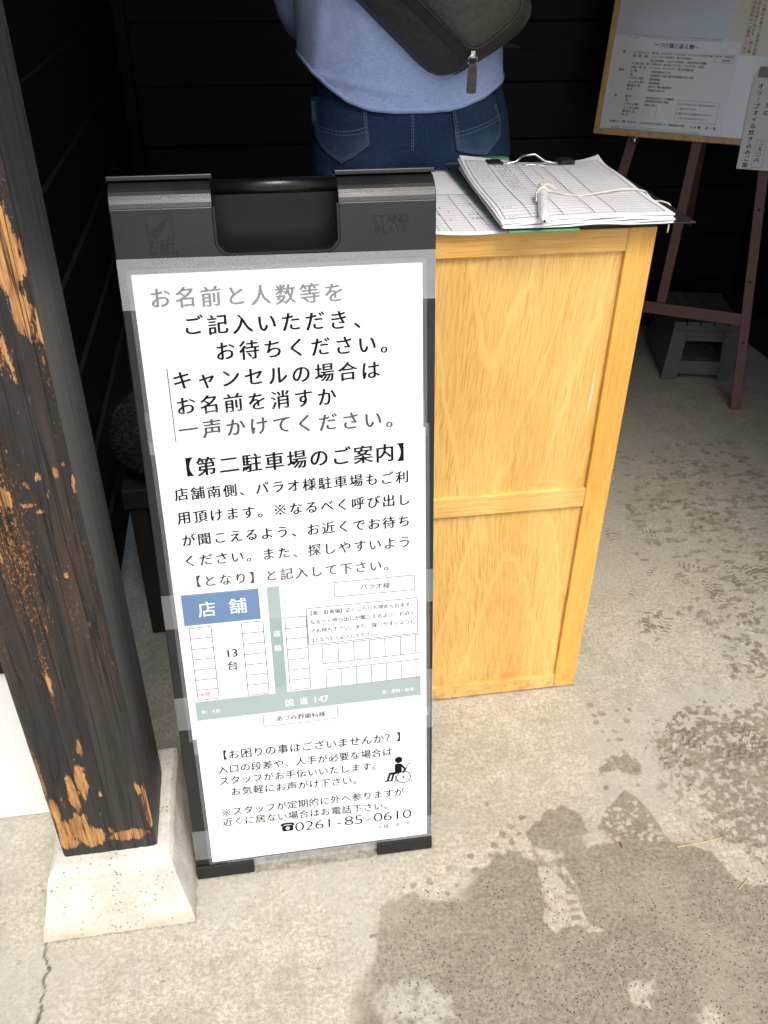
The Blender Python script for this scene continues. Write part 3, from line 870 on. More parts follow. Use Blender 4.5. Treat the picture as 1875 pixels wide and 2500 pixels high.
def wear_fields(u, z):
    """how far the paint is worn on the front of the post, u 0..1 across"""
    def blob(cu, cz, ru, rz, a=1.0):
        return a * np.clip(1.15 - np.hypot((u - cu) / ru, (z - cz) / rz), 0, 1)
    w = np.zeros_like(u) - .25
    B = [(.86, 1.20, .20, .075, 1.15), (.90, 1.13, .16, .06, .85), (.70, 1.08, .3, .08, .55), (.55, .95, .3, .05, .4), (.35, .80, .3, .10, .45), (.45, .66, .2, .08, .33), (.12, .60, .1, .12, .33),
         (1.0, 1.20, .05, .06, .9), (1.0, 1.11, .06, .05, .85), (.98, 1.07, .04, .03, .6), (.80, 1.03, .05, .02, .62), (.69, 1.01, .12, .06, .45), (.85, .998, .1, .03, .42), (.46, .96, .22, .07, .42),
         (.60, .93, .12, .04, .52), (.62, .905, .08, .02, .75), (.74, .915, .06, .02, .72), (.87, .92, .05, .02, .72), (.78, .89, .10, .03, .5), (.94, .93, .03, .012, .8), (.99, .90, .04, .03, .62), (.99, .86, .03, .03, .62),
         (.44, .885, .14, .03, .85), (.43, .85, .12, .05, .6), (.60, .873, .12, .008, .8), (.68, .862, .07, .008, .8), (.36, .83, .2, .05, .55), (.53, .81, .1, .04, .42), (.76, .81, .06, .04, .42), (.78, .78, .06, .03, .42), (.75, .756, .06, .01, .7), (.36, .75, .14, .05, .42), (.3, .70, .12, .04, .35),
         (.38, .585, .03, .02, .6), (.37, .55, .05, .05, .75), (.36, .51, .03, .02, .6), (.85, .665, .03, .012, .8), (.83, .575, .02, .01, .7), (.62, .70, .06, .05, .4),
         (.47, .41, .05, .045, .95), (.40, .33, .10, .075, 1.0), (.47, .37, .04, .06, .6), (.29, .30, .09, .09, .95), (.25, .22, .20, .06, 1.1), (.34, .19, .20, .04, 1.2), (.10, .21, .13, .05, 1.1),
         (.02, .36, .05, .12, .85), (.06, .27, .10, .07, .9), (.16, .29, .08, .05, .6), (.5, .25, .07, .02, .6), (.56, .20, .06, .03, .75), (.72, .182, .32, .022, 1.1), (.98, .25, .05, .085, 1.1), (.93, .30, .05, .04, .7), (.55, .295, .04, .02, .6), (.10, .18, .2, .03, .9), (.60, .27, .05, .02, .35)]
    for b in B:
        w = np.maximum(w, blob(*b) - .12)
    w = np.where(z < .158, w - .8 * (fbm(u, z * 6, 6, 2, 5)), w)
    return w
def post():
    x0, x1, y0, y1 = -.397, -.238, .985, 1.145
    zs = np.concatenate([np.arange(.1425, 1.34, .003), np.arange(1.36, 2.46, .05), [2.46]])
    nf, ns = 54, 30
    us = np.linspace(0, 1, nf + 1); vs = np.linspace(0, 1, ns + 1)
    prof = [(x0 + (x1 - x0) * a, y0) for a in us] + [(x1, y0 + (y1 - y0) * a) for a in vs[1:]] + [(x0 + (x1 - x0) * a, y1) for a in us[::-1][1::9]] + [(x0, y0 + (y1 - y0) * a) for a in vs[::-1][1:-1:5]]
    prof = np.array(prof)
    # softly chipped arrises
    n = len(prof)
    PX = np.tile(prof[:, 0], (len(zs), 1)); PY = np.tile(prof[:, 1], (len(zs), 1)); Z = np.repeat(zs[:, None], n, 1)
    cu = (PX - x0) / (x1 - x0)
    front = PY < y0 + 1e-6
    rr = .004 + .006 * np.clip(fbm(Z * 3, Z * 0 + .3, 8, 4, 71) - .45, 0, 1)
    du = np.maximum(0, rr / (x1 - x0) - (1 - cu)) * front
    PY = PY + du * .11
    du = np.maximum(0, rr / (x1 - x0) - cu) * front
    PY = PY + du * .11
    PY = PY + front * .0022 * (fbm(cu * 2.0, Z * .6, 9, 4, 72) - .5)
    PX = PX + (PX > x1 - 1e-6) * ~front * .002 * (fbm(PY * 9, Z * .8, 3, 3, 73) - .5)
    V = np.stack([PX, PY, Z], -1).reshape(-1, 3)
    mb = MB(); mb.v = [tuple(p) for p in V]
    for k in range(len(zs) - 1):
        for i in range(n):
            j = (i + 1) % n
            mb.f.append((k * n + i, k * n + j, (k + 1) * n + j, (k + 1) * n + i))
    mb.f.append(tuple(range(n))[::-1]); mb.f.append(tuple(range((len(zs) - 1) * n, len(zs) * n)))
    mb.mi = [0] * len(mb.f)
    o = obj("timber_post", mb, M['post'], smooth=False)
    wear = np.where(front, wear_fields(cu, Z), -.6)
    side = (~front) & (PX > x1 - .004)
    sv = (PY - y0) / (y1 - y0)
    wear = np.where(side, -.62 + .95 * np.clip(1 - sv / .05, 0, 1) * (Z > .8) + 1.0 * np.clip(1 - (1 - sv) / .03, 0, 1) * (Z > 1.0) * .7, wear)
    left = (PX < x0 + 1e-4)
    wear = np.where(left, wear_fields(np.zeros_like(Z), Z), wear)
    brown = np.clip(fbm(cu * .9, Z * 1.2, 3.2, 3, 91) * 2.2 - .75, 0, 1) * front * np.clip((Z - .45) / .25, 0, 1)
    brown = np.maximum(brown, front * np.clip(1.2 - np.hypot((cu - .4) / .3, (Z - .83) / .3), 0, 1))
    brown = np.maximum(brown, front * np.clip(1.1 - np.hypot((cu - .37) / .1, (Z - .58) / .14), 0, 1))
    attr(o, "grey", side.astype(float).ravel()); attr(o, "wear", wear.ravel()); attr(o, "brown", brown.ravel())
    tag(o, "square black timber post with bare orange worn patches, standing on a pale stone", "post")
post()

# ================================================================== A-frame sign
EV = Vector((0, .245, 1.208)).normalized()
NV = Vector((0, -EV.z, EV.y))
P0 = Vector((.04, 1.005, 0))
def S(u, v, d=0.0):
    """sign face frame: u right, v up the face, d towards the viewer"""
    return P0 + Vector((u, 0, 0)) + EV * v + NV * d
sign = thing("sandwich_board", "black plastic folding sign covered with taped white Japanese notices", "sign board", (.04, 1.15, 0))
def outline():
    L = lambda v: -.2225 + .006 * v / 1.2
    Rr = lambda v: .2260 + .0095 * v / 1.2
    P = [(L(.03), .03), (Rr(.03), .03), (Rr(1.195), 1.195), (.0955, 1.195)]
    for k in range(7):
        a = k / 6 * math.pi / 2
        P.append((.0755 + .02 * math.cos(a), 1.1495 - .02 * math.sin(a)))
    for k in range(7):
        a = math.pi / 2 + k / 6 * math.pi / 2
        P.append((-.059 + .02 * math.cos(a), 1.1495 - .02 * math.sin(a)))
    P += [(-.079, 1.195), (L(1.195), 1.195)]
    return P
OUT = outline()
mb = MB(); mb.prism(OUT, 0, -.014, S)
obj("front_panel", mb, M['black'], sign, bevel=.0015)
# rounded shoulders left and right of the carrying slot
def shoulder(u0, u1):
    mb = MB()
    prof = [(0.0, 1.190)]
    for k in range(1, 11):
        a = k / 10 * R_(82)
        prof.append((-(.040 - .040 * math.cos(a)), 1.190 + .040 * math.sin(a)))
    prof += [(-.050, 1.2305), (-.050, 1.216), (-.020, 1.190)]
    mb.loft([[S(u0, v, d) for d, v in prof], [S(u1, v, d) for d, v in prof]])
    mb.box((u0 - .002, 1.2302, -.052), (u1 + .002, 1.2362, -.022), S)
    return mb
for a, b in ((-.217, -.079), (.0955, .2355)):
    obj("shoulder", shoulder(a, b), M['black'], sign, bevel=.001, smooth=False, angle=40)
mb = MB(); mb.tube([S(-.0785, 1.2190, -.018), S(.095, 1.2190, -.018)], .0105, 20)
obj("carry_bar", mb, M['emboss'], sign, smooth=True)
mb = MB()
# lip round the slot
inner = OUT[3:19]
lip = []
for (a, b) in inner: lip.append((a, b))
rings = [[S(a, b, .0) for a, b in lip], [S(a, b, .0022) for a, b in lip], [S(a + (-.003 if a > 0 else .003) * (1 if b > 1.135 else .5), b + (.003 if b < 1.14 else 0), .0022) for a, b in lip], [S(a + (-.003 if a > 0 else .003) * (1 if b > 1.135 else .5), b + (.003 if b < 1.14 else 0), -.03) for a, b in lip]]
mb.loft(rings, cap=False, closed=False)
obj("slot_rim", mb, M['emboss'], sign, smooth=False)
# rear leaf, mirrored about the hinge
EVB = Vector((0, -.050, 1.208)).normalized()
NVB = Vector((0, EVB.z, -EVB.y))
def SB(u, v, d=0.0):
    """rear leaf, standing almost upright in front of the cabinet"""
    return Vector((.04, 1.352, 0)) + Vector((u, 0, 0)) + EVB * v + NVB * d
OUTB = [p for p in OUT if p[1] < .05] + [(.2355, 1.188), (-.2165, 1.188)]
mb = MB(); mb.prism(OUTB, 0, -.014, SB); obj("rear_panel", mb, M['black'], sign, bevel=.0015)
for a, b in ((-.210, -.082), (.098, .228)):
    mb = MB(); mb.box((a, 1.160, -.040), (b, 1.180, -.0145), SB); obj("hinge_block", mb, M['black'], sign, bevel=.002)
for fn in (S, SB):
    for a, b in ((-.2235, -.117), (.119, .2265)):
        mb = MB(); mb.box((a, .001, -.026), (b, .042, -.010), fn); mb.box((a, .001, -.0105), (b, .0295, .006), fn)
        obj("rubber_foot", mb, M['rubber'], sign, bevel=.002)
# raised marks moulded into the shoulders
mb = MB()
mb.rectline([(-.1695, 1.152), (-.1355, 1.152), (-.1355, 1.188), (-.1695, 1.188)], .0011, S, .0006)
mb.prism([(-.1595, 1.155), (-.1665, 1.163), (-.1395, 1.185)], .0003, .0011, S)
mb.prism([(-.1595, 1.155), (-.1525, 1.163), (-.1395, 1.185), (-.1500, 1.1655)], .0003, .0009, S)
put_line(mb, "MADE IN CHINA", (-.170, 1.1365), (-.133, 1.136), 2.1, S, .0007, 'G')
put_line(mb, "R", (-.1425, 1.157), None, .006, S, .0008, 'G')
put_line(mb, "FIRST", (-.1655, 1.1455), (-.1375, 1.1445), 2.0, S, .0008, 'B2')
obj("moulded_mark", mb, M['emboss'], sign, fixn=False)
mb = MB()
put_line(mb, "STAND", (.1465, 1.171), (.1895, 1.1715), 1.55, S, .0008, 'B2')
put_line(mb, "PLATE", (.1500, 1.157), (.1895, 1.1575), 1.55, S, .0008, 'B2')
obj("moulded_mark", mb, M['emboss'], sign, fixn=False)

# notices
W_, K_ = 0, 0
def sheet(name, u0, u1, v0, v1, d, skew=0.0, curl=0.0, label=None, mg=.0065):
    def fn(m0):
        def f(a, b):
            u = u0 - m0 + (u1 - u0 + 2 * m0) * a; v = v0 - m0 + (v1 - v0 + 2 * m0) * b
            c = curl * max(0, 1 - (v - (v0 - m0)) / .012) ** 1.5 * (.35 + .65 * a)
            return S(u + skew * (v - v0), v, d + c)
        return f
    mb = MB(); mb.grid(6, 160, fn(0)); p = obj(name, mb, M['paper'], sign, smooth=True, label=label, fixn=False)
    mb = MB()
    f = fn(mg); g = fn(0)
    V = []; F = []
    # film margin as a frame round the paper
    for a0, a1, b0, b1 in ((u0 - mg, u1 + mg, v1, v1 + mg), (u0 - mg, u1 + mg, v0 - mg, v0), (u0 - mg, u0, v0, v1), (u1, u1 + mg, v0, v1)):
        mb.quad(S(a0, b0, d + .0001), S(a1, b0, d + .0001), S(a1, b1, d + .0001), S(a0, b1, d + .0001))
    obj("laminate_edge", mb, M['film'], p, fixn=False)
    return p
sh1 = sheet("notice_sheet", -.199, .2145, .85, 1.1085, .0010, label="upper notice asking for names to be written")
sh3 = sheet("notice_sheet", -.1925, .2175, .0345, .322, .0008, label="lower notice offering help, with wheelchair figure")
sh2 = sheet("notice_sheet", -.1985, .2175, .3195, .858, .0020, curl=.006, label="middle notice with parking map")

TXT1 = [
('お名前と人数等を', (-0.163, 1.0757), (0.0834, 1.0719), 0.87, 'B'),
('ご記入いただき', (-0.1217, 1.035), (0.0883, 1.032), 0.87, 'B'),
('、', (0.125, 1.0323), None, 0.0305, 'B'),
('お待ちください。', (-0.0799, 0.9955), (0.1644, 0.9935), 0.87, 'B'),
('キャンセルの場合は', (-0.146, 0.956), (0.1336, 0.9541), 0.87, 'B'),
('お名前を消すか', (-0.145, 0.9171), (0.0652, 0.9173), 0.87, 'B'),
('一声かけてください。', (-0.145, 0.8801), (0.1701, 0.8759), 0.87, 'B')]
TXT2 = [
('【第二駐車場のご案内】', (-0.1594, 0.8203), (0.1871, 0.8208), 0.92, 'B2'),
('店舗南側、パラオ様駐車場もご利', (-0.1668, 0.7774), (0.1795, 0.7779), 0.9, 'B'),
('用頂けます。※なるべく呼び出し', (-0.1672, 0.7381), (0.1818, 0.7388), 0.9, 'B'),
('が聞こえるよう、お近くでお待ち', (-0.1648, 0.6991), (0.1812, 0.7007), 0.9, 'B'),
('ください。また、探しやすいよう', (-0.1661, 0.6626), (0.1822, 0.6632), 0.9, 'B'),
('【となり】', (-0.1633, 0.6244), (-0.0649, 0.6237), 0.9, 'B'),
('と記入して下さい。', (-0.0396, 0.624), (0.157, 0.6243), 0.9, 'B'),
('パラオ様', (0.1113, 0.5871), (0.15, 0.5855), 0.97, 'M'),
('【第二駐車場】広くこちらも停められます。', (0.0187, 0.5461), (0.1951, 0.5456), 1.02, 'M'),
('なるべく呼び出しが聞こえるよう、お近く', (0.0224, 0.529), (0.1942, 0.5285), 1.02, 'M'),
('でお待ち下さい。また、探しやすいように', (0.0223, 0.5116), (0.1946, 0.5118), 1.02, 'M'),
('【となり】と記入して下さい。', (0.0194, 0.4937), (0.1329, 0.4943), 1.02, 'M'),
('13', (-0.1222, 0.4854), (-0.1112, 0.4855), 1.95, 'M'),
('台', (-0.1171, 0.4606), None, 0.0195, 'M'),
('あづみ野歯科様', (-0.0459, 0.3421), (0.0289, 0.3413), 0.98, 'M')]
TXT2W = [
('店舗', (-0.1486, 0.573), (-0.0982, 0.5736), 0.60, 'W'),
('道', (-0.0389, 0.5139), None, 0.0125, 'W'), ('路', (-0.0387, 0.4857), None, 0.0125, 'W'),
('国道', (-0.0267, 0.373), (-0.0016, 0.3731), 0.62, 'W'),
('147', (0.0190, 0.3736), (0.0378, 0.3737), 1.95, 'W'),
('至：大町', (-0.1743, 0.373), (-0.1493, 0.3723), 0.98, 'W'),
('至：豊科・松本', (0.1409, 0.3733), (0.191, 0.373), 0.98, 'W')]
TXT3 = [
('【お困りの事はございませんか？】', (-0.153, 0.2764), (0.1717, 0.2719), 0.98, 'G'),
('入口の段差や、人手が必要な場合は', (-0.1537, 0.2451), (0.1441, 0.241), 0.98, 'G'),
('スタッフがお手伝いいたします。', (-0.1539, 0.2196), (0.1243, 0.2123), 0.98, 'G'),
('お気軽にお声がけ下さい。', (-0.1354, 0.1935), (0.088, 0.1854), 0.98, 'G'),
('※スタッフが定期的に外へ参りますが', (-0.1566, 0.1483), (0.1647, 0.1446), 0.98, 'G'),
('近くに居ない場合はお電話下さい。', (-0.1564, 0.1252), (0.1445, 0.1168), 0.98, 'G'),
('☎', (-0.048, 0.0951), None, 0.026, 'G'),
('0261-85-0610', (-0.0258, 0.0941), (0.1791, 0.0913), 1.68, 'GW')]
def texts(T_, off, mi=0):
    mb = MB()
    for t, a, b, k, st in T_:
        put_line(mb, t, a, b, k, S, off, st, mi)
    return mb
mb = texts(TXT1, .0012)
mb.line((-.1660, .974), (-.1655, .861), .0014, S, .0012)
obj("lettering", mb, M['ink'], sh1, fixn=False)
# parking map
mb = MB()
mb.quad(S(-.188, .545, .0022), S(-.063, .545, .0022), S(-.063, .6023, .0022), S(-.188, .6023, .0022), 0)
mb.quad(S(-.0495, .393, .0022), S(-.0287, .393, .0022), S(-.0287, .603, .0022), S(-.0495, .603, .0022), 1)
mb.quad(S(-.187, .356, .0023), S(.207, .3585, .0023), S(.207, .397, .0023), S(-.187, .3945, .0023), 1)
obj("map_blocks", mb, [M['print_blue'], M['print_road']], sh2, fixn=False)
mb = texts(TXT2, .0022)
LW = .0011
mb.rectline([(.062, .5727), (.1983, .5727), (.1980, .6003), (.062, .6)], LW, S, .0022)
mb.rectline([(.0138, .4850), (.2026, .4870), (.2024, .5568), (.0134, .5558)], LW, S, .0022)
mb.rectline([(-.0742, .3536), (-.0741, .3280), (.0568, .3280), (.0570, .3555)], LW, S, .0022, skip=(3,))
mb.line((-.0746, .3288), (.0573, .3288), LW, S, .0027)
def column(u0, u1, v0, v1, n):
    for i in range(n + 1):
        v = v0 + (v1 - v0) * i / n
        mb.line((u0, v), (u1, v), LW, S, .0022)
    mb.line((u0, v0), (u0, v1), LW, S, .00222); mb.line((u1, v0), (u1, v1), LW, S, .00222)
column(-.1812, -.1456, .3978, .5397, 7)
column(-.0957, -.0602, .3970, .5407, 7)
column(-.0235, .0120, .3982, .5420, 7)
for v0, v1, u0 in ((.4450, .4822, .0360), (.3955, .4318, .0400)):
    mb.line((u0, v0), (.2068, v0 + .002), LW, S, .0022); mb.line((u0, v1), (.2066, v1 + .002), LW, S, .0022)
    for i in range(7):
        u = u0 + (.199 - u0) * i / 6
        mb.line((u, v0 + .002 * i / 6), (u, v1 + .002 * i / 6), LW, S, .00222)
obj("lettering", mb, M['ink'], sh2, fixn=False)
for k in ([0], [1], [2], [3, 4], [5], [6]):
    obj("white_lettering", texts([TXT2W[i] for i in k], .0025), M['ink_white'], sh2, fixn=False)
mb = MB(); put_line(mb, '※狭い', (-.1735, .4083), (-.1535, .4083), .98, S, .0022, 'R')
obj("red_lettering", mb, M['ink_red'], sh2, fixn=False)
obj("lettering", texts(TXT3, .0010), M['ink'], sh3, fixn=False)
mb = MB(); put_line(mb, 'らぁ麺　麦一粒', (.1153, .0664), (.1834, .067), .95, S, .0010, 'N')
obj("grey_lettering", mb, M['ink_grey'], sh3, fixn=False)
# wheelchair figure
mb = MB()
def disc(mb, c, r, d, n=22, mi=0, r2=0.0):
    if r2:
        V = [S(c[0] + r * math.cos(2 * math.pi * k / n), c[1] + r * math.sin(2 * math.pi * k / n), d) for k in range(n)] + [S(c[0] + r2 * math.cos(2 * math.pi * k / n), c[1] + r2 * math.sin(2 * math.pi * k / n), d) for k in range(n)]
        mb.add(V, [(k, (k + 1) % n, n + (k + 1) % n, n + k) for k in range(n)], mi)
    else:
        mb.add([S(c[0] + r * math.cos(2 * math.pi * k / n), c[1] + r * math.sin(2 * math.pi * k / n), d) for k in range(n)], [tuple(range(n))], mi)
D_ = .0010
disc(mb, (.1648, .2195), .0072, D_)
disc(mb, (.1735, .1788), .0142, D_, 26, 0, .0123)
disc(mb, (.1735, .1788), .0022, D_)
mb.add([S(*p, D_) for p in [(.158, .211), (.163, .2118), (.170, .2105), (.1705, .200), (.170, .189), (.158, .188), (.157, .198)]], [tuple(range(7))])
for a, b, w_ in (((.160, .190), (.147, .190), .0055), ((.148, .191), (.1435, .174), .0045), ((.155, .190), (.151, .174), .004), ((.1385, .1735), (.146, .1745), .0035), ((.146, .173), (.153, .174), .003), ((.168, .209), (.177, .197), .0042), ((.177, .197), (.1725, .188), .0038), ((.1775, .194), (.182, .208), .0014), ((.182, .208), (.189, .2085), .0014), ((.158, .186), (.158, .172), .0012)):
    mb.line(a, b, w_, S, D_ + .00002)
disc(mb, (.1585, .1705), .0032, D_, 16, 0, .0020)
obj("wheelchair_figure", mb, M['ink'], sh3, fixn=False)

# tape
def tape(u0, u1, v0, v1, d, tooth=(0, 0), tilt=0.0, name="tape_strip", m_='tape'):
    P = []
    def side(u, sgn, t):
        n = 22
        return [(u + (sgn * .0009 * (k % 2) if t else 0), v0 + (v1 - v0) * k / n) for k in range(n + 1)]
    Rr = side(u1, 1, tooth[1]); Ll = side(u0, -1, tooth[0])[::-1]
    poly = [(u, v + tilt * (u - u0)) for u, v in Rr + Ll]
    mb = MB(); mb.add([S(a, b, d) for a, b in poly], [tuple(range(len(poly)))])
    return obj(name, mb, M[m_], sign, fixn=False)
tape(-.2162, .2345, 1.0600, 1.1300, .0016, tilt=-.008, m_='tape_top')
tape(-.2062, .2170, .8450, .9100, .0016, (1, 1), tilt=-.016, m_='tape_thin')
tape(-.2190, .2295, .5420, .6040, .0030, tilt=.012)
tape(-.2207, .2292, .3400, .4065, .0032, tilt=.012)
tape(-.2225, -.150, .0450, .1124, .0018, tilt=0)
tape(.150, .2262, .0155, .0800, .0018)
tape(-.165, .2245, .0150, .0330, .0019)
tape(-.2005, .2172, .600, .662, .0028, (1, 1), tilt=.008, m_='tape_thin')
tape(-.1990, -.172, .286, .353, .0034)
tape(.205, .2295, .286, .345, .0034)

# ================================================================== cabinet
CX0, CX1, CY0, CY1, CZ = .190, .687, 1.379, 1.775, 1.078
cab = thing("wooden_cabinet", "honey oak cabinet with two framed panels beside the sign", "cabinet", (.4385, 1.58, 0))
mb = MB(); mb.box((CX1 - .050, CY0, .003), (CX1, CY0 + .020, CZ)); obj("stile", mb, M['oak'], cab, bevel=.002)
mb = MB(); mb.box((CX0, CY0, .003), (CX0 + .050, CY0 + .020, CZ)); obj("stile", mb, M['oak'], cab, bevel=.002)
for nm, z0, z1, mt in (("top_rail", 1.038, CZ - .0005, 'oak_h_shaded'), ("middle_rail", .517, .561, 'oak_h'), ("bottom_rail", .003, .040, 'oak_h')):
    mb = MB(); mb.box((CX0 + .0502, CY0 + .0008, z0), (CX1 - .0502, CY0 + .020, z1)); obj(nm, mb, M[mt], cab, bevel=.0015)
mb = MB(); mb.box((CX0 + .0503, CY0 + .010, .5612), (CX1 - .0503, CY0 + .018, 1.0378)); obj("upper_panel", mb, M['oak_up'], cab)
mb = MB(); mb.box((CX0 + .0503, CY0 + .010, .0402), (CX1 - .0503, CY0 + .018, .5168)); obj("lower_panel", mb, M['oak_dn'], cab)
for x in (CX0 + .0005, CX1 - .0185):
    mb = MB(); mb.box((x, CY0 + .0202, .003), (x + .018, CY1, CZ - .0005)); obj("side_panel", mb, M['oak'], cab, bevel=.001)
mb = MB(); mb.box((CX0 + .019, CY0 + .0202, CZ - .019), (CX1 - .019, CY1, CZ - .0008)); obj("top", mb, M['oak_h'], cab)
mb = MB(); mb.box((CX0 + .019, CY1 - .008, .003), (CX1 - .019, CY1 - .001, CZ - .0195)); obj("back_board", mb, M['oak_h'], cab)
# torn slivers of veneer by the right stile
mb = MB()
pts = [(.6215, .815), (.6205, .79), (.6208, .775), (.6195, .755), (.6188, .735), (.6183, .722)]
for i in range(len(pts) - 1):
    a, b = pts[i], pts[i + 1]
    w0 = .0004 + .0018 * math.sin(math.pi * i / 5); w1 = .0004 + .0018 * math.sin(math.pi * (i + 1) / 5)
    mb.quad((a[0] - w0, CY0 + .0098, a[1]), (a[0] + w0, CY0 + .0098, a[1]), (b[0] + w1, CY0 + .0098, b[1]), (b[0] - w1, CY0 + .0098, b[1]))
obj("veneer_chip", mb, plain("bare_pale_wood", (.72, .60, .38), .7, .2), cab, fixn=False)

# ================================================================== sheets and clipboards on the cabinet
def flat(x, y, d=0.0, z=0.0): return Vector((x, y, z + d))
mb = MB()
def lowsheet(a, b):
    x = .185 + (.452 - .185) * a; y = 1.366 + (1.79 - 1.366) * b
    z = CZ + .003 + .0035 * math.sin(a * 5 + 1) * (1 - b) * .5 + .004 * max(0, 1 - b * 8) * (.5 + .5 * math.sin(a * 7)) + .0015
    return (x, y, z)
mb.grid(30, 24, lowsheet)
ls = obj("name_sheet", mb, M['sheet'], smooth=True, fixn=False)
sl = ls.modifiers.new("thick", 'SOLIDIFY'); sl.thickness = .0012; sl.offset = -1
tag(ls, "older white waiting list sheet lying under the green clipboard beside the sign", "paper sheet")
def onlow(x, y, d=0.0):
    a = (x - .185) / (.452 - .185); b = (y - 1.366) / (1.79 - 1.366)
    p = lowsheet(a, b); return Vector((p[0], p[1], p[2] + .0007 + d))
mb = MB()
def polyline(mb, pts, w, T, off, mi=0):
    for a, b in zip(pts[:-1], pts[1:]): mb.line(a, b, w, T, off, mi)
for k in range(16):
    y = 1.385 + k * .0145
    polyline(mb, [(.19 + i * .03, y) for i in range(9)], .0007, onlow, 0)
for x in (.315, .335, .375, .402):
    polyline(mb, [(x, 1.385 + i * .03) for i in range(8)], .0007, onlow, .00005)
polyline(mb, [(.29, 1.70), (.352, 1.70), (.362, 1.68), (.362, 1.64), (.35, 1.625), (.29, 1.625)], .0009, onlow, 0)
polyline(mb, [(.29, 1.605), (.33, 1.608), (.37, 1.604), (.43, 1.598)], .0013, onlow, 0)
def scribble(mb, x, y, n, w, h, T, lw=.0010, seed=0, mi=0):
    r = random.Random(seed)
    for i in range(n):
        cx = x + i * w
        for s in range(2):
            a = (cx + r.uniform(0, .5) * w, y + r.uniform(-.5, .5) * h); b = (cx + r.uniform(.3, .8) * w, y + r.uniform(-.5, .5) * h)
            mb.line(a, b, lw, T, .0001 * s, mi)
for i, (x, y, n) in enumerate([(.345, 1.45, 1), (.385, 1.452, 6), (.34, 1.52, 1), (.352, 1.495, 1), (.305, 1.475, 5), (.39, 1.54, 4), (.385, 1.475, 3), (.33, 1.66, 3)]):
    scribble(mb, x, y, n, .006, .009, onlow, .0011, i)
for k in range(15):
    for x in (.322, .394):
        scribble(mb, x, 1.392 + k * .0145, 1, .004, .005, onlow, .0008, k * 3)
obj("ruling", mb, M['ink'], ls, fixn=False)

# green clipboard underneath, black clipboard on top
gc = thing("green_clipboard", "green clipboard whose edge shows under the black clipboard", "clipboard", (.56, 1.57, CZ))
mb = MB(); mb.box((.4165, 1.339, CZ + .0100), (.535, 1.806, CZ + .0135)); obj("board", mb, M['green'], gc, bevel=.0012)
mb = MB(); mb.box((.470, 1.79, CZ + .0137), (.545, 1.812, CZ + .024)); obj("clip", mb, M['green'], gc, bevel=.003)
bc = thing("black_clipboard", "black clipboard holding the stack of waiting list sheets", "clipboard", (.57, 1.57, CZ))
mb = MB(); mb.box((.4105, 1.342, CZ + .0137), (.734, 1.785, CZ + .0167)); obj("board", mb, M['rubber'], bc, bevel=.0012)
ZT = CZ + .0167
# stack of sheets
def stacktop(a, b, k=0.0):
    x0 = .4075 + (.4265 - .4075) * b; x1 = .6930 + (.7080 - .6930) * b
    x = x0 + (x1 - x0) * a; y = 1.300 + .044 + (1.735 - 1.344) * b - .004 * a
    z = ZT + .014 + .003 * math.sin(a * 3.1) * (1 - b) + .013 * max(0, (b - .66) / .34) ** 2 * (1 - a) ** 2 + .010 * max(0, (b - .8) / .2) ** 2 * max(0, (a - .8) / .2) ** 2 - .004 * (1 - a) * max(0, 1 - b * 6) - .006 * max(0, b - .85) / .15 * math.exp(-((a - .5) / .28) ** 2)
    z += .0012 * math.sin(b * 9 + a * 2)
    return (x, y, z)
ps = thing("paper_stack", "thick stack of ruled waiting list sheets on the black clipboard", "paper stack", (.56, 1.54, ZT))
mb = MB()
nu, nv = 28, 36
for lay in range(5):
    f_ = (lay + 1) / 5
    sx, sy = random.uniform(-.003, .003), random.uniform(-.003, .002)
    if lay == 4: sx = sy = 0
    def fn(a, b, f_=f_, sx=sx, sy=sy):
        p = stacktop(a, b); x, y, z = p
        fl = .0016 * math.sin(a * 11 + f_ * 9) * max(0, 1 - b * 9)
        return (x + sx, y + sy, ZT + .0006 + (z - ZT - .0006) * f_ - .0001 + (fl if f_ < 1 else 0))
    m2 = MB(); m2.grid(nu, nv, fn)
    top = m2.v; b0 = len(mb.v)
    mb.add(m2.v, m2.f)
    # give each wad a thickness: skirt
    rim = [i for i in range(nu + 1)] + [j * (nu + 1) + nu for j in range(1, nv + 1)] + [nv * (nu + 1) + i for i in range(nu - 1, -1, -1)] + [j * (nu + 1) for j in range(nv - 1, 0, -1)]
    low = [(top[i][0], top[i][1], max(ZT + .0004, top[i][2] - .0027)) for i in rim]
    mb.add([top[i] for i in rim] + low, [(k, (k + 1) % len(rim), len(rim) + (k + 1) % len(rim), len(rim) + k) for k in range(len(rim))])
obj("sheets", mb, M['sheet'], ps, smooth=False, fixn=False)
def ontop(x, y, d=0.0):
    b = (y - 1.344) / (1.735 - 1.344); b = min(1, max(0, b))
    x0 = .4075 + (.4265 - .4075) * b; x1 = .6930 + (.7080 - .6930) * b
    a = (x - x0) / (x1 - x0)
    p = stacktop(a, b); return Vector((x, y, p[2] + .0006 + d))
mb = MB()
def pl2(p, q, w, n=12, mi=0, off=0.0):
    polyline(mb, [(p[0] + (q[0] - p[0]) * i / n, p[1] + (q[1] - p[1]) * i / n) for i in range(n + 1)], w, ontop, off, mi)
Xl = lambda y, s: s[0] + (s[1] - s[0]) * (y - 1.355) / (1.71 - 1.355)
cols = [((.414, .431), .0010), ((.458, .473), .0008), ((.510, .529), .0008), ((.563, .576), .0008), ((.598, .616), .0008), ((.682, .698), .0010)]
for s, w_ in cols: pl2((s[0], 1.355), (s[1], 1.71), w_, 16)
NR = 24
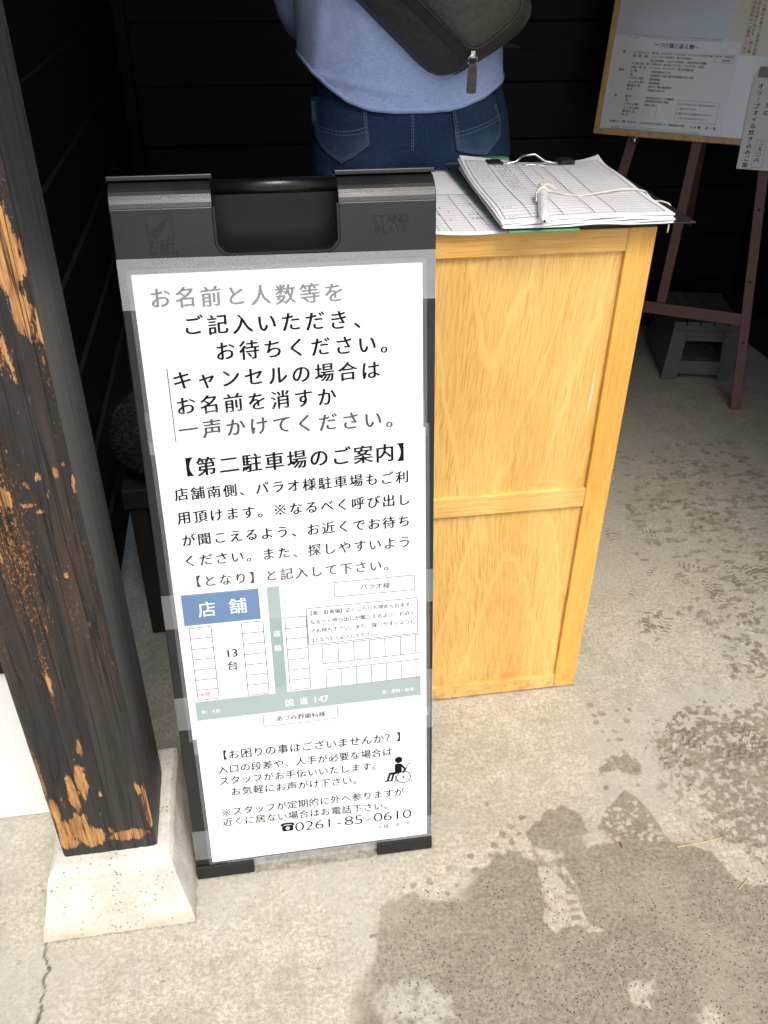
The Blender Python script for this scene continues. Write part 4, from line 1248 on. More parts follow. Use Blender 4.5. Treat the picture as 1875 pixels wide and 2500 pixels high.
for k in range(NR + 1):
    y = 1.355 + (1.71 - 1.355) * k / NR
    pl2((Xl(y, (.414, .431)), y), (Xl(y, (.682, .698)), y), .0008 if 0 < k < NR else .0012, 10, 0, .00004)
    if 0 < k < NR: pl2((Xl(y, (.461, .476)), y), (Xl(y, (.506, .525)), y), .0010, 5, 0, .00008)
for k in range(NR):
    y = 1.3625 + (1.71 - 1.355) * k / NR
    if y > 1.57 or k % 3 == 0:
        scribble(mb, Xl(y, (.420, .437)), y, 5 if y > 1.55 else 3, .006, .008, ontop, .0007, k, 1)
    if y > 1.52: scribble(mb, Xl(y, (.465, .482)), y, 4, .007, .009, ontop, .0009, k + 50)
    if y > 1.58: scribble(mb, Xl(y, (.535, .55)), y, 1, .008, .008, ontop, .0009, k + 90)
    for xx in ((.502, .522), (.555, .568)): scribble(mb, Xl(y, xx), y, 1, .005, .005, ontop, .0007, k + 120)
    for q in range(9):
        scribble(mb, Xl(y, (.602, .618)) + q * .0058, y + .002, 1, .005, .004, ontop, .0006, k * 11 + q, 1)
    scribble(mb, Xl(y, (.664, .68)), y, 2, .005, .004, ontop, .0006, k + 300, 1)
for i in range(14): scribble(mb, .433 + i * .0065, 1.704, 1, .005, .006, ontop, .0010, 700 + i, 2)
for i in range(5): scribble(mb, .537 + i * .005, 1.70, 1, .005, .007, ontop, .0012, 800 + i, 2)
obj("ruling", mb, [M['ink'], M['ink_grey'], M['ink_red']], ps, fixn=False)
# clip of the black clipboard: wire bail with two plastic ends
zc = ZT + .016
for x in (.489, .632):
    mb = MB(); mb.box((x - .015, 1.690, zc - .012), (x + .015, 1.722, zc + .006)); obj("clip_end", mb, M['rubber'], bc, bevel=.003)
mb = MB(); mb.tube([(.480, 1.705, zc), (.515, 1.705, zc), (.530, 1.700, zc + .004), (.547, 1.715, zc + .012), (.575, 1.722, zc + .012), (.590, 1.700, zc + .003), (.605, 1.700, zc), (.64, 1.705, zc)], .0026, 8)
mb.tube([(.480, 1.697, zc - .004), (.520, 1.695, zc - .004), (.56, 1.700, zc - .002), (.600, 1.692, zc - .004), (.64, 1.695, zc - .004)], .0022, 8)
obj("wire_clip", mb, M['metal'], bc, smooth=True)
# pen and string
pen = thing("white_pen", "white pen lying on the list, tied with a cotton string", "pen", (.48, 1.34, ZT + .02))
zp = ZT + .0245
A_, B_ = Vector((.500, 1.446, zp)), Vector((.4585, 1.262, zp - .0015))
A_ = Vector((.5035, 1.452, zp + .002)); B_ = Vector((.460, 1.300, zp - .002))
dirp = (B_ - A_).normalized()
L_ = (B_ - A_).length
pr = [(0, .0066), (.004, .0080), (.03, .0086), (L_ - .045, .0088), (L_ - .016, .0085), (L_ - .006, .0062), (L_, .0024)]
mb = MB(); mb.tube([A_ + dirp * t for t, r in pr], [r for t, r in pr], 16); obj("barrel", mb, M['pen'], pen, smooth=True)
mb = MB(); mb.tube([B_ - dirp * .0002, B_ + dirp * .0022], [.0022, .0012], 8); obj("tip", mb, M['ink'], pen, smooth=True)
sidev = Vector((-.9, .25, .1)).normalized()
mb = MB(); c0 = A_ + sidev * .0095 + dirp * .002
mb.loft([[c0 + dirp * t + Vector((0, 0, 1)) * h + sidev * s for h, s in ((-.003, 0), (.003, 0), (.003, .0022), (-.003, .0022))] for t in (0, .010, .045, .050)])
mb.box(tuple(A_ + sidev * .004 - Vector((.006, .003, .003))), tuple(A_ + sidev * .004 + Vector((.006, .003, .003))))
obj("pocket_clip", mb, M['pen'], pen, bevel=.0008)
zs_ = ZT + .019
sp = [(.503, 1.452, zp + .010), (.513, 1.478, zp + .004), (.528, 1.488, zs_), (.543, 1.474, zs_ - .001), (.556, 1.463, zs_ - .002), (.577, 1.459, zs_ - .002), (.600, 1.463, zs_ - .001), (.628, 1.472, zs_), (.655, 1.484, zs_ - .001), (.682, 1.488, zs_ - .002), (.699, 1.480, zs_ - .004), (.703, 1.470, zs_ - .008), (.712, 1.462, ZT + .003), (.728, 1.456, ZT + .002), (.741, 1.452, ZT - .008), (.742, 1.45, ZT - .05)]
def smoothpts(P, n=5):
    P = [Vector(p) for p in P]; out = []
    for i in range(len(P) - 1):
        p0, p1, p2, p3 = P[max(0, i - 1)], P[i], P[i + 1], P[min(len(P) - 1, i + 2)]
        for k in range(n):
            t = k / n
            out.append(.5 * ((2 * p1) + (p2 - p0) * t + (2 * p0 - 5 * p1 + 4 * p2 - p3) * t * t + (-p0 + 3 * p1 - 3 * p2 + p3) * t ** 3))
    out.append(P[-1]); return out
mb = MB(); mb.tube(smoothpts(sp), .0014, 7)
ring = [A_ + dirp * .006 + (Vector((1, .2, 0)) * math.cos(a) + Vector((0, 0, 1)) * math.sin(a)) * .0098 for a in [2 * math.pi * k / 14 for k in range(15)]]
mb.tube(ring, .0017, 7)
ring = [p + dirp * .0032 for p in ring]; mb.tube(ring, .0017, 7)
for dx, dy in ((.012, .020), (.020, .014), (.024, .004), (.006, .026), (-.004, .016)):
    mb.tube(smoothpts([A_ + Vector((0, 0, .009)), A_ + Vector((dx * .5, dy * .6, .011)), A_ + Vector((dx, dy, .003))]), .0015, 6)
obj("string", mb, M['string'], pen, smooth=True)

# ================================================================== person
st = MB(); st.box((-.15, 1.80, 0), (.80, 2.62, .10)); st.box((-.15, 1.95, .10), (.80, 2.62, .20))
tag(obj("wooden_step", st, M['step'], bevel=.004), "dark wooden step the person in blue stands on, behind the cabinet", "step")
PCY = 2.035
JEAN = [(.95, .385, .215, .13), (1.0, .385, .223, .150), (1.08, .386, .224, .155), (1.15, .384, .215, .14), (1.22, .375, .200, .12), (1.3, .37, .190, .115)]
def itp(z, T):
    zs = [t[0] for t in T]
    return [float(np.interp(z, zs, [t[i] for t in T])) for i in range(1, 4)]
def se(cx, cy, hw, hd, a, n=2.4):
    c, s = math.cos(a), math.sin(a)
    return cx + hw * math.copysign(abs(c) ** (2 / n), c), cy + hd * math.copysign(abs(s) ** (2 / n), s)
def jean_back(x, z):
    cx, hw, hd = itp(z, JEAN)
    d = min(.985, abs((x - cx) / hw))
    y = PCY - hd * (1 - d ** 2.4) ** (1 / 2.4)
    return y
person = thing("person", "person seen from behind in a blue shirt and jeans with a leather bag", "person", (.37, 2.03, .2))
# body: one continuous skin
bm_pts = {'pelvis': (.38, 2.05, 1.13), 'spine': (.375, 2.05, 1.32), 'chest': (.365, 2.05, 1.50), 'neck': (.36, 2.05, 1.68), 'chin': (.36, 2.03, 1.76), 'head': (.36, 2.04, 1.84), 'crown': (.36, 2.05, 1.93),
 'shl': (.185, 2.05, 1.60), 'ell': (.165, 2.14, 1.34), 'wrl': (.26, 2.34, 1.28), 'pal': (.29, 2.41, 1.28),
 'shr': (.535, 2.05, 1.60), 'elr': (.56, 2.14, 1.34), 'wrr': (.46, 2.34, 1.28), 'par': (.43, 2.41, 1.28),
 'hipl': (.29, 2.05, 1.05), 'knl': (.285, 2.08, .67), 'anl': (.275, 2.05, .29), 'tol': (.265, 2.19, .235),
 'hipr': (.48, 2.05, 1.05), 'knr': (.485, 2.08, .67), 'anr': (.495, 2.05, .29), 'tor': (.51, 2.19, .235)}
bm_e = [('pelvis', 'spine'), ('spine', 'chest'), ('chest', 'neck'), ('neck', 'chin'), ('chin', 'head'), ('head', 'crown'), ('chest', 'shl'), ('shl', 'ell'), ('ell', 'wrl'), ('wrl', 'pal'), ('chest', 'shr'), ('shr', 'elr'), ('elr', 'wrr'), ('wrr', 'par'), ('pelvis', 'hipl'), ('hipl', 'knl'), ('knl', 'anl'), ('anl', 'tol'), ('pelvis', 'hipr'), ('hipr', 'knr'), ('knr', 'anr'), ('anr', 'tor')]
rad = dict(pelvis=.10, spine=.095, chest=.10, neck=.052, chin=.060, head=.078, crown=.05, shl=.05, shr=.05, ell=.036, elr=.036, wrl=.025, wrr=.025, pal=.028, par=.028, hipl=.08, hipr=.08, knl=.052, knr=.052, anl=.036, anr=.036, tol=.03, tor=.03)
for sgn, h in ((1, 'l'), (-1, 'r')):
    w_ = Vector(bm_pts['pa' + h])
    for k, ln in enumerate((.050, .060, .056, .044)):
        a = w_ + Vector((sgn * (-.022 + .015 * k), .030, .004)); b = a + Vector((0, ln * .6, -.006)); c = b + Vector((0, ln * .4, -.020))
        for nm, p, r in ((f'f{h}{k}a', a, .009), (f'f{h}{k}b', b, .0085), (f'f{h}{k}c', c, .007)):
            bm_pts[nm] = tuple(p); rad[nm] = r
        bm_e += [('pa' + h, f'f{h}{k}a'), (f'f{h}{k}a', f'f{h}{k}b'), (f'f{h}{k}b', f'f{h}{k}c')]
    a = w_ + Vector((sgn * .034, .0, .006)); b = a + Vector((sgn * .014, .035, 0))
    bm_pts['t' + h + 'a'] = tuple(a); rad['t' + h + 'a'] = .011; bm_pts['t' + h + 'b'] = tuple(b); rad['t' + h + 'b'] = .009
    bm_e += [('pa' + h, 't' + h + 'a'), ('t' + h + 'a', 't' + h + 'b')]
keys = list(bm_pts)
me = bpy.data.meshes.new("body")
pl_ = person.location
me.from_pydata([tuple(Vector(bm_pts[k]) - pl_) for k in keys], [(keys.index(a), keys.index(b)) for a, b in bm_e], [])
me.materials.append(M['skin'])
body = bpy.data.objects.new("body", me); scene.collection.objects.link(body); body.parent = person
sk = body.modifiers.new("skin", 'SKIN'); sk.use_smooth_shade = True
for i, k in enumerate(keys):
    me.skin_vertices[0].data[i].radius = (rad[k], rad[k])
me.skin_vertices[0].data[keys.index('pelvis')].use_root = True
q = body.modifiers.new("sub", 'SUBSURF'); q.levels = 2; q.render_levels = 2
# face and hair (turned away)
mb = MB()
hc = Vector((.36, 2.045, 1.855))
mb.grid(24, 14, lambda a, b: tuple(hc + Vector((.088 * math.cos(2 * math.pi * a) * math.sin(math.pi * (.02 + .60 * b)), (.102 if math.sin(2 * math.pi * a) < 0 else .092) * math.sin(2 * math.pi * a) * math.sin(math.pi * (.02 + .60 * b)) - .012, .098 * math.cos(math.pi * (.02 + .60 * b)) - (.03 * b if math.sin(2 * math.pi * a) < 0 else -.05 * b)))))
obj("hair", mb, M['hair'], person, smooth=True)
for s in (-1, 1):
    mb = MB()
    mb.tube([(.36 + s * .080, 2.03, 1.835), (.36 + s * .092, 2.025, 1.852), (.36 + s * .094, 2.022, 1.868), (.36 + s * .082, 2.03, 1.875)], [.008, .011, .011, .006], 8)
    obj("ear", mb, M['skin'], person, smooth=True)
mb = MB()
mb.tube([(.36, 2.115, 1.865), (.36, 2.128, 1.845), (.36, 2.138, 1.828), (.36, 2.118, 1.82)], [.008, .010, .013, .008], 8)
obj("nose", mb, M['skin'], person, smooth=True)
# jeans
def jeans():
    mb = MB()
    N = 72
    rings = []
    zz = np.linspace(.94, 1.27, 40)
    for z in zz:
        cx, hw, hd = itp(z, JEAN)
        R0 = []
        for i in range(N):
            a = 2 * math.pi * i / N
            x, y = se(cx, PCY, hw, hd, a)
            if y < PCY:
                t = (x - cx) / hw
                cheek = .010 * math.exp(-((abs(t) - .5) / .32) ** 2) * math.exp(-((z - 1.06) / .07) ** 2)
                cleft = .016 * math.exp(-((x - .358) / .022) ** 2) * np.clip((1.14 - z) / .08, 0, 1)
                fold = .0035 * math.sin((x * 40 + (z - .9) * 120)) * np.clip((1.09 - z) / .05, 0, 1)
                fold += .004 * math.sin(z * 150 + math.sin(x * 30) * 2.0) * np.clip((1.075 - z) / .04, 0, 1)
                y += -cheek + cleft + fold
            R0.append((x, y, z))
        rings.append(R0)
    mb.loft(rings)
    for s, kx in ((-1, 0), (1, 0)):
        L = []
        for z, cx, r, cy in ((.98, .385 + s * .105, .112, 2.035), (.90, .385 + s * .103, .104, 2.04), (.78, .385 + s * .10, .092, 2.055), (.66, .385 + s * .10, .080, 2.065), (.60, .385 + s * .102, .078, 2.06), (.48, .385 + s * .108, .074, 2.045), (.34, .385 + s * .112, .068, 2.04), (.245, .385 + s * .114, .068, 2.05)):
            L.append([(cx + r * math.cos(2 * math.pi * i / 28), cy + r * 1.1 * math.sin(2 * math.pi * i / 28), z) for i in range(28)])
        mb.loft(L)
    return mb
jo = obj("jeans", jeans(), M['denim'], person, smooth=True)
co = np.array([v.co for v in jo.data.vertices]) + np.array(pl_)
fd = np.clip(1.2 - np.hypot((np.abs(co[:, 0] - .37) - .13) / .10, (co[:, 2] - 1.05) / .08), 0, 1) * .35 + np.clip((1.09 - co[:, 2]) / .05, 0, 1) * .25 * (np.sin(co[:, 2] * 150 + np.sin(co[:, 0] * 30) * 2) * .5 + .5)
attr(jo, "fade", np.clip(fd, 0, 1))
def jb(x, z, d=0.0):
    cx, hw, hd = itp(z, JEAN)
    t = (x - cx) / hw
    cheek = .010 * math.exp(-((abs(t) - .5) / .32) ** 2) * math.exp(-((z - 1.06) / .07) ** 2)
    return Vector((x, jean_back(x, z) - cheek - .0025 - d, z))
def pocket(poly, seed):
    # poly corners from the top left, clockwise downwards and up the other side
    mb = MB()
    P = [Vector(p) for p in poly]
    lo, hi = min(p.y for p in P), max(p.y for p in P)
    n = 26
    rows = []
    for j in range(n + 1):
        z = lo + (hi - lo) * j / n
        xs = []
        for k in range(len(P)):
            a, b = P[k], P[(k + 1) % len(P)]
            if (a.y - z) * (b.y - z) <= 0 and abs(a.y - b.y) > 1e-6:
                xs.append(a.x + (b.x - a.x) * (z - a.y) / (b.y - a.y))
        if not xs: xs = [P[0].x, P[0].x]
        rows.append((min(xs), max(xs), z))
    m = 14
    mb.grid(m, n, lambda a, b: tuple(jb(rows[round(b * n)][0] + (rows[round(b * n)][1] - rows[round(b * n)][0]) * a, rows[round(b * n)][2], .0014)))
    o = obj("back_pocket", mb, M['denim'], jo, smooth=True, fixn=False)
    s = o.modifiers.new("t", 'SOLIDIFY'); s.thickness = .003; s.offset = -1
    fv = []
    for v in o.data.vertices:
        p = v.co + pl_
        fv.append(.75 * float(np.clip((hi - .055 - p.z) / .03, 0, 1)) + .15)
    attr(o, "fade", fv)
    return o
pocket([(.163, 1.19), (.165, 1.112), (.182, 1.091), (.215, 1.072), (.243, 1.089), (.274, 1.112), (.270, 1.20)], 1)
pocket([(.444, 1.20), (.455, 1.098), (.491, 1.091), (.525, 1.086), (.566, 1.115), (.567, 1.142), (.552, 1.20)], 2)
def stitch(pts, w=.0014, d=.0022, parent=None):
    mb = MB()
    for a, b in zip(pts[:-1], pts[1:]):
        a = Vector(a); b = Vector(b); L = (b - a).length; n = max(1, int(L / .006))
        for k in range(n):
            p = a + (b - a) * (k / n); q_ = a + (b - a) * ((k + .72) / n)
            mb.line(tuple(p), tuple(q_), w, lambda x, z, dd: jb(x, z, dd), d)
    return mb
STP = ([(.166, 1.18), (.168, 1.113), (.184, 1.094), (.215, 1.076), (.242, 1.092), (.271, 1.114), (.268, 1.18)], [(.170, 1.18), (.172, 1.115), (.187, 1.097), (.215, 1.080), (.240, 1.096), (.267, 1.117), (.264, 1.18)],
            [(.165, 1.137), (.192, 1.134), (.220, 1.133), (.25, 1.139), (.272, 1.147)], [(.168, 1.129), (.192, 1.127), (.220, 1.127), (.25, 1.131), (.272, 1.138)],
            [(.448, 1.18), (.458, 1.101), (.491, 1.094), (.524, 1.089), (.563, 1.117), (.564, 1.142), (.55, 1.18)], [(.452, 1.18), (.462, 1.104), (.491, 1.098), (.523, 1.093), (.559, 1.119), (.560, 1.142), (.546, 1.18)],
            [(.452, 1.132), (.475, 1.136), (.502, 1.141), (.53, 1.148), (.562, 1.157)], [(.453, 1.125), (.475, 1.129), (.502, 1.134), (.53, 1.141), (.563, 1.150)])
for k0 in (0, 4):
    mb = MB()
    for pts in STP[k0:k0 + 4]:
        s = stitch(pts); mb.add(s.v, s.f)
    obj("pocket_stitching", mb, M['thread'], jo, fixn=False)
mb = MB(); s = stitch([(.362, 1.18), (.360, 1.10)], .0013, .0006); mb.add(s.v, s.f); s = stitch([(.366, 1.18), (.364, 1.10)], .0013, .0006); mb.add(s.v, s.f)
obj("seam_stitching", mb, M['thread'], jo, fixn=False)
# shirt
HEM = [(-1.05, 1.275), (-.99, 1.262), (-.90, 1.240), (-.78, 1.217), (-.60, 1.190), (-.40, 1.175), (-.15, 1.170), (.15, 1.170), (.35, 1.173), (.5, 1.179), (.7, 1.192), (.85, 1.207), (.95, 1.215), (1.05, 1.225)]
SH = [(1.14, .365, .222, .140), (1.22, .362, .219, .138), (1.30, .358, .216, .138), (1.40, .358, .222, .140), (1.52, .360, .225, .140), (1.60, .360, .205, .125), (1.655, .360, .125, .09), (1.69, .36, .075, .07)]
def hem_z(t, back):
    z = float(np.interp(t, [h[0] for h in HEM], [h[1] for h in HEM]))
    return z if back else max(z, 1.20)
def shirt_pt(a, s):
    N_ = 2.5
    t = math.copysign(abs(math.cos(a)) ** (2 / N_), math.cos(a))
    back = math.sin(a) < 0
    z0 = hem_z(t, back)
    z = z0 + (1.69 - z0) * s
    cx, hw, hd = itp(z, SH)
    x, y = se(cx, PCY, hw, hd, a, N_)
    if back:
        f = 0
        # slack folds: a diagonal pull to the bag, soft drapes near the hem
        f += .006 * math.exp(-((z - 1.235 - .55 * (x - .25)) / .012) ** 2) * np.clip((.34 - x) / .08, 0, 1)
        f += .005 * math.exp(-((z - 1.300 - .8 * (x - .21)) / .016) ** 2) * np.clip((.28 - x) / .06, 0, 1)
        f += .004 * math.exp(-((z - 1.215 + .18 * (x - .30)) / .008) ** 2) * np.clip((.36 - x) / .05, 0, 1)
        f += .0045 * math.exp(-((x - .40 - .45 * (1.26 - z)) / .012) ** 2) * np.clip((1.25 - z) / .04, 0, 1)
        f += .0035 * math.exp(-((x - .455 - .2 * (1.22 - z)) / .010) ** 2) * np.clip((1.25 - z) / .04, 0, 1)
        f += .007 * math.exp(-((x - .165 - .15 * (z - 1.25)) / .016) ** 2)
        f += .004 * (float(fbm(np.array(x * 6.0), np.array(z * 4.0), 3.0, 3, 5)) - .5) * 2
        y -= f
    return (x, y, z)
mb = MB()
NA, NZ = 150, 80
V = [shirt_pt(2 * math.pi * i / NA, (j / NZ) ** 1.25) for j in range(NZ + 1) for i in range(NA)]
F = [(j * NA + i, j * NA + (i + 1) % NA, (j + 1) * NA + (i + 1) % NA, (j + 1) * NA + i) for j in range(NZ) for i in range(NA)]
mb.add(V, F)
so = obj("shirt", mb, M['shirt'], person, smooth=True, fixn=True)
s_ = so.modifiers.new("t", 'SOLIDIFY'); s_.thickness = .002; s_.offset = -1
mb = MB()
ring = [Vector(shirt_pt(2 * math.pi * i / NA, .0)) for i in range(NA + 1)]
ring2 = [Vector(shirt_pt(2 * math.pi * i / NA, .022)) for i in range(NA + 1)]
cxy = Vector((.36, PCY, 0))
off_ = lambda p: p + Vector((p.x - cxy.x, p.y - cxy.y, 0)).normalized() * .0014
mb.loft([[off_(p) for p in ring[:NA]], [off_(p) for p in ring2[:NA]]], cap=False)
o = obj("hem", mb, M['shirt'], so, smooth=True, fixn=False)
s_ = o.modifiers.new("t", 'SOLIDIFY'); s_.thickness = .0012; s_.offset = 1
for s, sh_, el, wr in ((-1, (.190, 2.05, 1.60), (.165, 2.14, 1.34), (.25, 2.32, 1.283)), (1, (.530, 2.05, 1.60), (.56, 2.14, 1.34), (.47, 2.32, 1.283))):
    mb = MB()
    pts = smoothpts([sh_, tuple(Vector(sh_).lerp(Vector(el), .5) + Vector((s * .01, 0, 0))), el, tuple(Vector(el).lerp(Vector(wr), .5)), wr], 4)
    n = len(pts)
    mb.tube(pts, [.075 - .037 * i / (n - 1) + .002 * math.sin(i * 2.1) for i in range(n)], 18)
    obj("sleeve", mb, M['shirt'], so, smooth=True)
for s, x in ((-1, .273), (1, .497)):
    mb = MB()
    rings = []
    for t, w_, h_ in ((-.10, .030, .05), (-.05, .040, .075), (.03, .042, .075), (.09, .046, .055), (.15, .042, .045), (.18, .022, .03)):
        rings.append([(x + s * .004 + w_ * math.cos(a), 2.05 + t, .2 + (h_ / 2) * (1 + math.sin(a) * .98)) for a in [2 * math.pi * k / 16 for k in range(16)]])
    mb.loft(rings); obj("shoe", mb, M['shoe'], person, smooth=True)

# ================================================================== sling bag on the person's back
AX = Vector((.76, 0, -.65)).normalized(); PX_ = Vector((.65, 0, .76)).normalized()
F0 = Vector((.452, 0, 1.286))
def BG(a, p, y): 
    v = F0 + AX * a + PX_ * p
    return Vector((v.x, y, v.z))
bag = thing("sling_bag", "dark grained leather sling bag worn across the person's back", "bag", (.42, 1.87, 1.30))
def outline_interp(P, n=60):
    P = [Vector((a, b)) for a, b in P]
    L = [0]
    Q = P + [P[0]]
    for i in range(len(P)): L.append(L[-1] + (Q[i + 1] - Q[i]).length)
    out = []
    for k in range(n):
        t = L[-1] * k / n
        for i in range(len(P)):
            if L[i] <= t <= L[i + 1]:
                out.append(Q[i].lerp(Q[i + 1], (t - L[i]) / (L[i + 1] - L[i]))); break
    for _ in range(2):
        out = [(out[i - 1] + out[i] * 2 + out[(i + 1) % n]) / 4 for i in range(n)]
    return out
back_o = outline_interp([(-.39, -.062), (-.012, -.070), (.006, -.060), (.032, -.020), (.064, .07), (.075, .120), (.062, .150), (.025, .162), (-.39, .162)])
front_o = outline_interp([(-.375, .004), (-.02, .004), (.000, .006), (.010, .024), (.026, .10), (.028, .122), (.012, .137), (-.375, .137)])
def ring_at(f, y):
    return [BG(*(back_o[i].lerp(front_o[i], f)), y) for i in range(60)]
mb = MB()
mb.loft([ring_at(-.04, 1.897), ring_at(0, 1.888), ring_at(.05, 1.868), ring_at(.45, 1.835), ring_at(.85, 1.812), ring_at(1.0, 1.806)])
obj("gusset", mb, M['leather'], bag, smooth=True)
cen = sum(front_o, Vector((0, 0))) / 60
def frontface(f, bulge): return [BG(*(front_o[i].lerp(cen, f)), 1.806 - bulge) for i in range(60)]
mb = MB(); mb.loft([ring_at(.99, 1.8065), frontface(.02, .004), frontface(.12, .010), frontface(.35, .018), frontface(.7, .023), frontface(.97, .0245)])
obj("front_panel", mb, M['leather'], bag, smooth=True)
mb = MB()
edge = [BG(*(front_o[i]), 1.8035) for i in range(60)]
mb.tube(edge + [edge[0]], .0016, 6, cap=False); obj("piping", mb, M['leather'], bag, smooth=True)
# seam down the end of the gusset and along the left edge
mb = MB(); mb.tube([BG(.004, .012, 1.8045), BG(.016, -.005, 1.822), BG(.022, -.022, 1.850), BG(.020, -.040, 1.880)], .0014, 6); obj("end_seam", mb, M['leather'], bag, smooth=True)
mb = MB()
zp_ = [(-.37, -.006), (-.2, -.007), (-.05, -.006), (-.012, -.003), (.000, .002)]
for (a, p), (a2, p2) in zip(zp_[:-1], zp_[1:]):
    mb.add([BG(a, p - .0075, 1.8075), BG(a, p + .0075, 1.8025), BG(a2, p2 + .0075, 1.8025), BG(a2, p2 - .0075, 1.8075)], [(0, 1, 2, 3)])
    for s_ in (-.0085, .0085):
        mb.tube([BG(a, p + s_, 1.804 - s_ * .4), BG(a2, p2 + s_, 1.804 - s_ * .4)], .0016, 6)
obj("zip", mb, M['zip'], bag, fixn=False)
pt = BG(.004, .004, 1.799)
mb = MB()
mb.box((pt.x - .004, pt.y - .003, pt.z - .004), (pt.x + .004, pt.y + .003, pt.z + .008))
mb.tube([pt + Vector((.009 * math.sin(a), -.004, -.008 + .009 * math.cos(a))) for a in [2 * math.pi * k / 14 for k in range(15)]], .0014, 6)
pull = obj("zip_pull", mb, M['metal'], bag, smooth=False)
mb = MB()
mb.loft([[pt + Vector((x, -.005 + y, z)) for x, y in ((-w_, -.0016), (w_, -.0016), (w_, .0016), (-w_, .0016))] for z, w_ in ((-.013, .0072), (-.030, .0090), (-.058, .0096), (-.063, .0092), (-.065, .0080))])
obj("pull_tab", mb, M['leather'], bag, bevel=.0008)
mb = MB()
mb.loft([[Vector(p) + Vector((dx, dy, 0)) for dx, dy in ((-.016, -.002), (.016, -.002), (.016, .002), (-.016, .002))] for p in ((.175, 1.868, 1.515), (.215, 1.89, 1.60), (.24, 1.96, 1.655), (.25, 2.05, 1.672), (.26, 2.13, 1.64), (.33, 2.185, 1.50), (.50, 2.185, 1.32), (.575, 2.12, 1.285), (.592, 2.03, 1.28), (.575, 1.93, 1.285), (.535, 1.885, 1.29))])
obj("strap", mb, M['leather'], bag, smooth=True)

# ================================================================== easel, whiteboard and menus
TH, PH = R_(30), R_(13)
EU = Vector((math.cos(TH), -math.sin(TH), 0)); EB = Vector((math.sin(TH), math.cos(TH), 0))
EE = EB * math.sin(PH) + Vector((0, 0, 1)) * math.cos(PH); EN = EU.cross(EE)
EP = Vector((1.76, 2.63, 0))
def E_(u, v, d=0.0): return EP + EU * u + EE * v + EN * d
easel = thing("display_easel", "red brown wooden easel carrying the framed menu board", "easel", tuple(EP + EU * -.34))
def bar(p, q, w_, t0, t1):
    p = Vector(p); q_ = Vector(q); n = (q_ - p).normalized(); n = Vector((-n.y, n.x)) * w_ / 2
    mb = MB(); mb.prism([tuple(p - n), tuple(q_ - n), tuple(q_ + n), tuple(p + n)], t0, t1, E_); return mb
lw = .034
obj("leg", bar((-.010, .004), (-.185, 1.50), lw, -.022, 0), M['easel'], easel, bevel=.002)
obj("leg", bar((-.672, .004), (-.475, 1.50), lw, -.022, 0), M['easel'], easel, bevel=.002)
obj("crossbar", bar((-.625, .330), (-.065, .326), .042, -.020, .0), M['easel'], easel, bevel=.002) if False else obj("crossbar", bar((-.604, .328), (-.064, .328), .042, -.021, -.001), M['easel'], easel, bevel=.002)
obj("mast", bar((-.349, .350), (-.325, 1.62), .034, -.024, -.002), M['easel'], easel, bevel=.002)
obj("top_bar", bar((-.52, 1.46), (-.14, 1.46), .04, -.044, -.0245), M['easel'], easel, bevel=.002)
mb = MB()
a = E_(-.335, 1.44, -.03); b = a + EB * .62; b.z = .005
mb.loft([[p + EU * x + EB * y for x, y in ((-.017, -.011), (.017, -.011), (.017, .011), (-.017, .011))] for p in (b, a)])
obj("rear_leg", mb, M['easel'], easel, bevel=.002)
for u, k in ((-.546, 1), (-.12, .58)):
    mb = MB(); mb.tube([E_(u, .886, -.002), E_(u, .886, .018 * k), E_(u, .886, .034 * k), E_(u, .886, .040 * k)], [.007, .007, .0105, .006], 14)
    obj("peg", mb, M['metal'], easel, smooth=True)
for v in (.25, .46, .70):
    mb = MB()
    u = -.010 - .117 * v
    c = [E_(u + .0055 * math.cos(2 * math.pi * k / 14), v + .0055 * math.sin(2 * math.pi * k / 14), .0006) for k in range(14)]
    mb.add(c, [tuple(range(14))])
    obj("peg_hole", mb, M['rubber'], easel, fixn=False)

wb = thing("menu_board", "whiteboard in a pale wood frame leaning on the easel", "whiteboard", tuple(E_(-.33, .90)))
BU0, BU1, BV0, BV1 = -.692, .12, .8965, 1.58
fw = .0195
mb = MB(); mb.box((BU0 + .004, BV0 + .004, .006), (BU1 - .004, BV1 - .004, .0175), E_); obj("board", mb, M['white_board'], wb)
for nm, lo, hi in (("frame_rail", (BU0, BV0), (BU1, BV0 + fw)), ("frame_rail", (BU0, BV1 - fw), (BU1, BV1)), ("frame_stile", (BU0, BV0 + fw + .0002), (BU0 + fw, BV1 - fw - .0002)), ("frame_stile", (BU1 - fw, BV0 + fw + .0002), (BU1, BV1 - fw - .0002))):
    mb = MB(); mb.box((*lo, .002), (*hi, .026), E_); obj(nm, mb, M['board_frame'], wb, bevel=.002)
DB = .0185
def flatsheet(name, poly, d, m_, label, cat, group=None):
    mb = MB(); mb.prism(poly, d, d + .0006, E_)
    return tag(obj(name, mb, m_), label, cat, group)
o = flatsheet("blank_sheet", [(-.6715, 1.204), (-.3035, 1.206), (-.3035, 1.50), (-.6715, 1.50)], DB, M['lam_grey'], "blank pale blue grey sheet at the top of the menu board", "sheet")
o = flatsheet("notice_paper", [(-.3020, 1.165), (-.12, 1.165), (-.12, 1.52), (-.3020, 1.52)], DB + .0001, M['cream'], "cream notice with columns of dark red writing, right part of the menu board", "notice")
mb = MB()
mb.line((-.2606, 1.50), (-.2560, 1.1668), .0008, E_, DB + .0009)
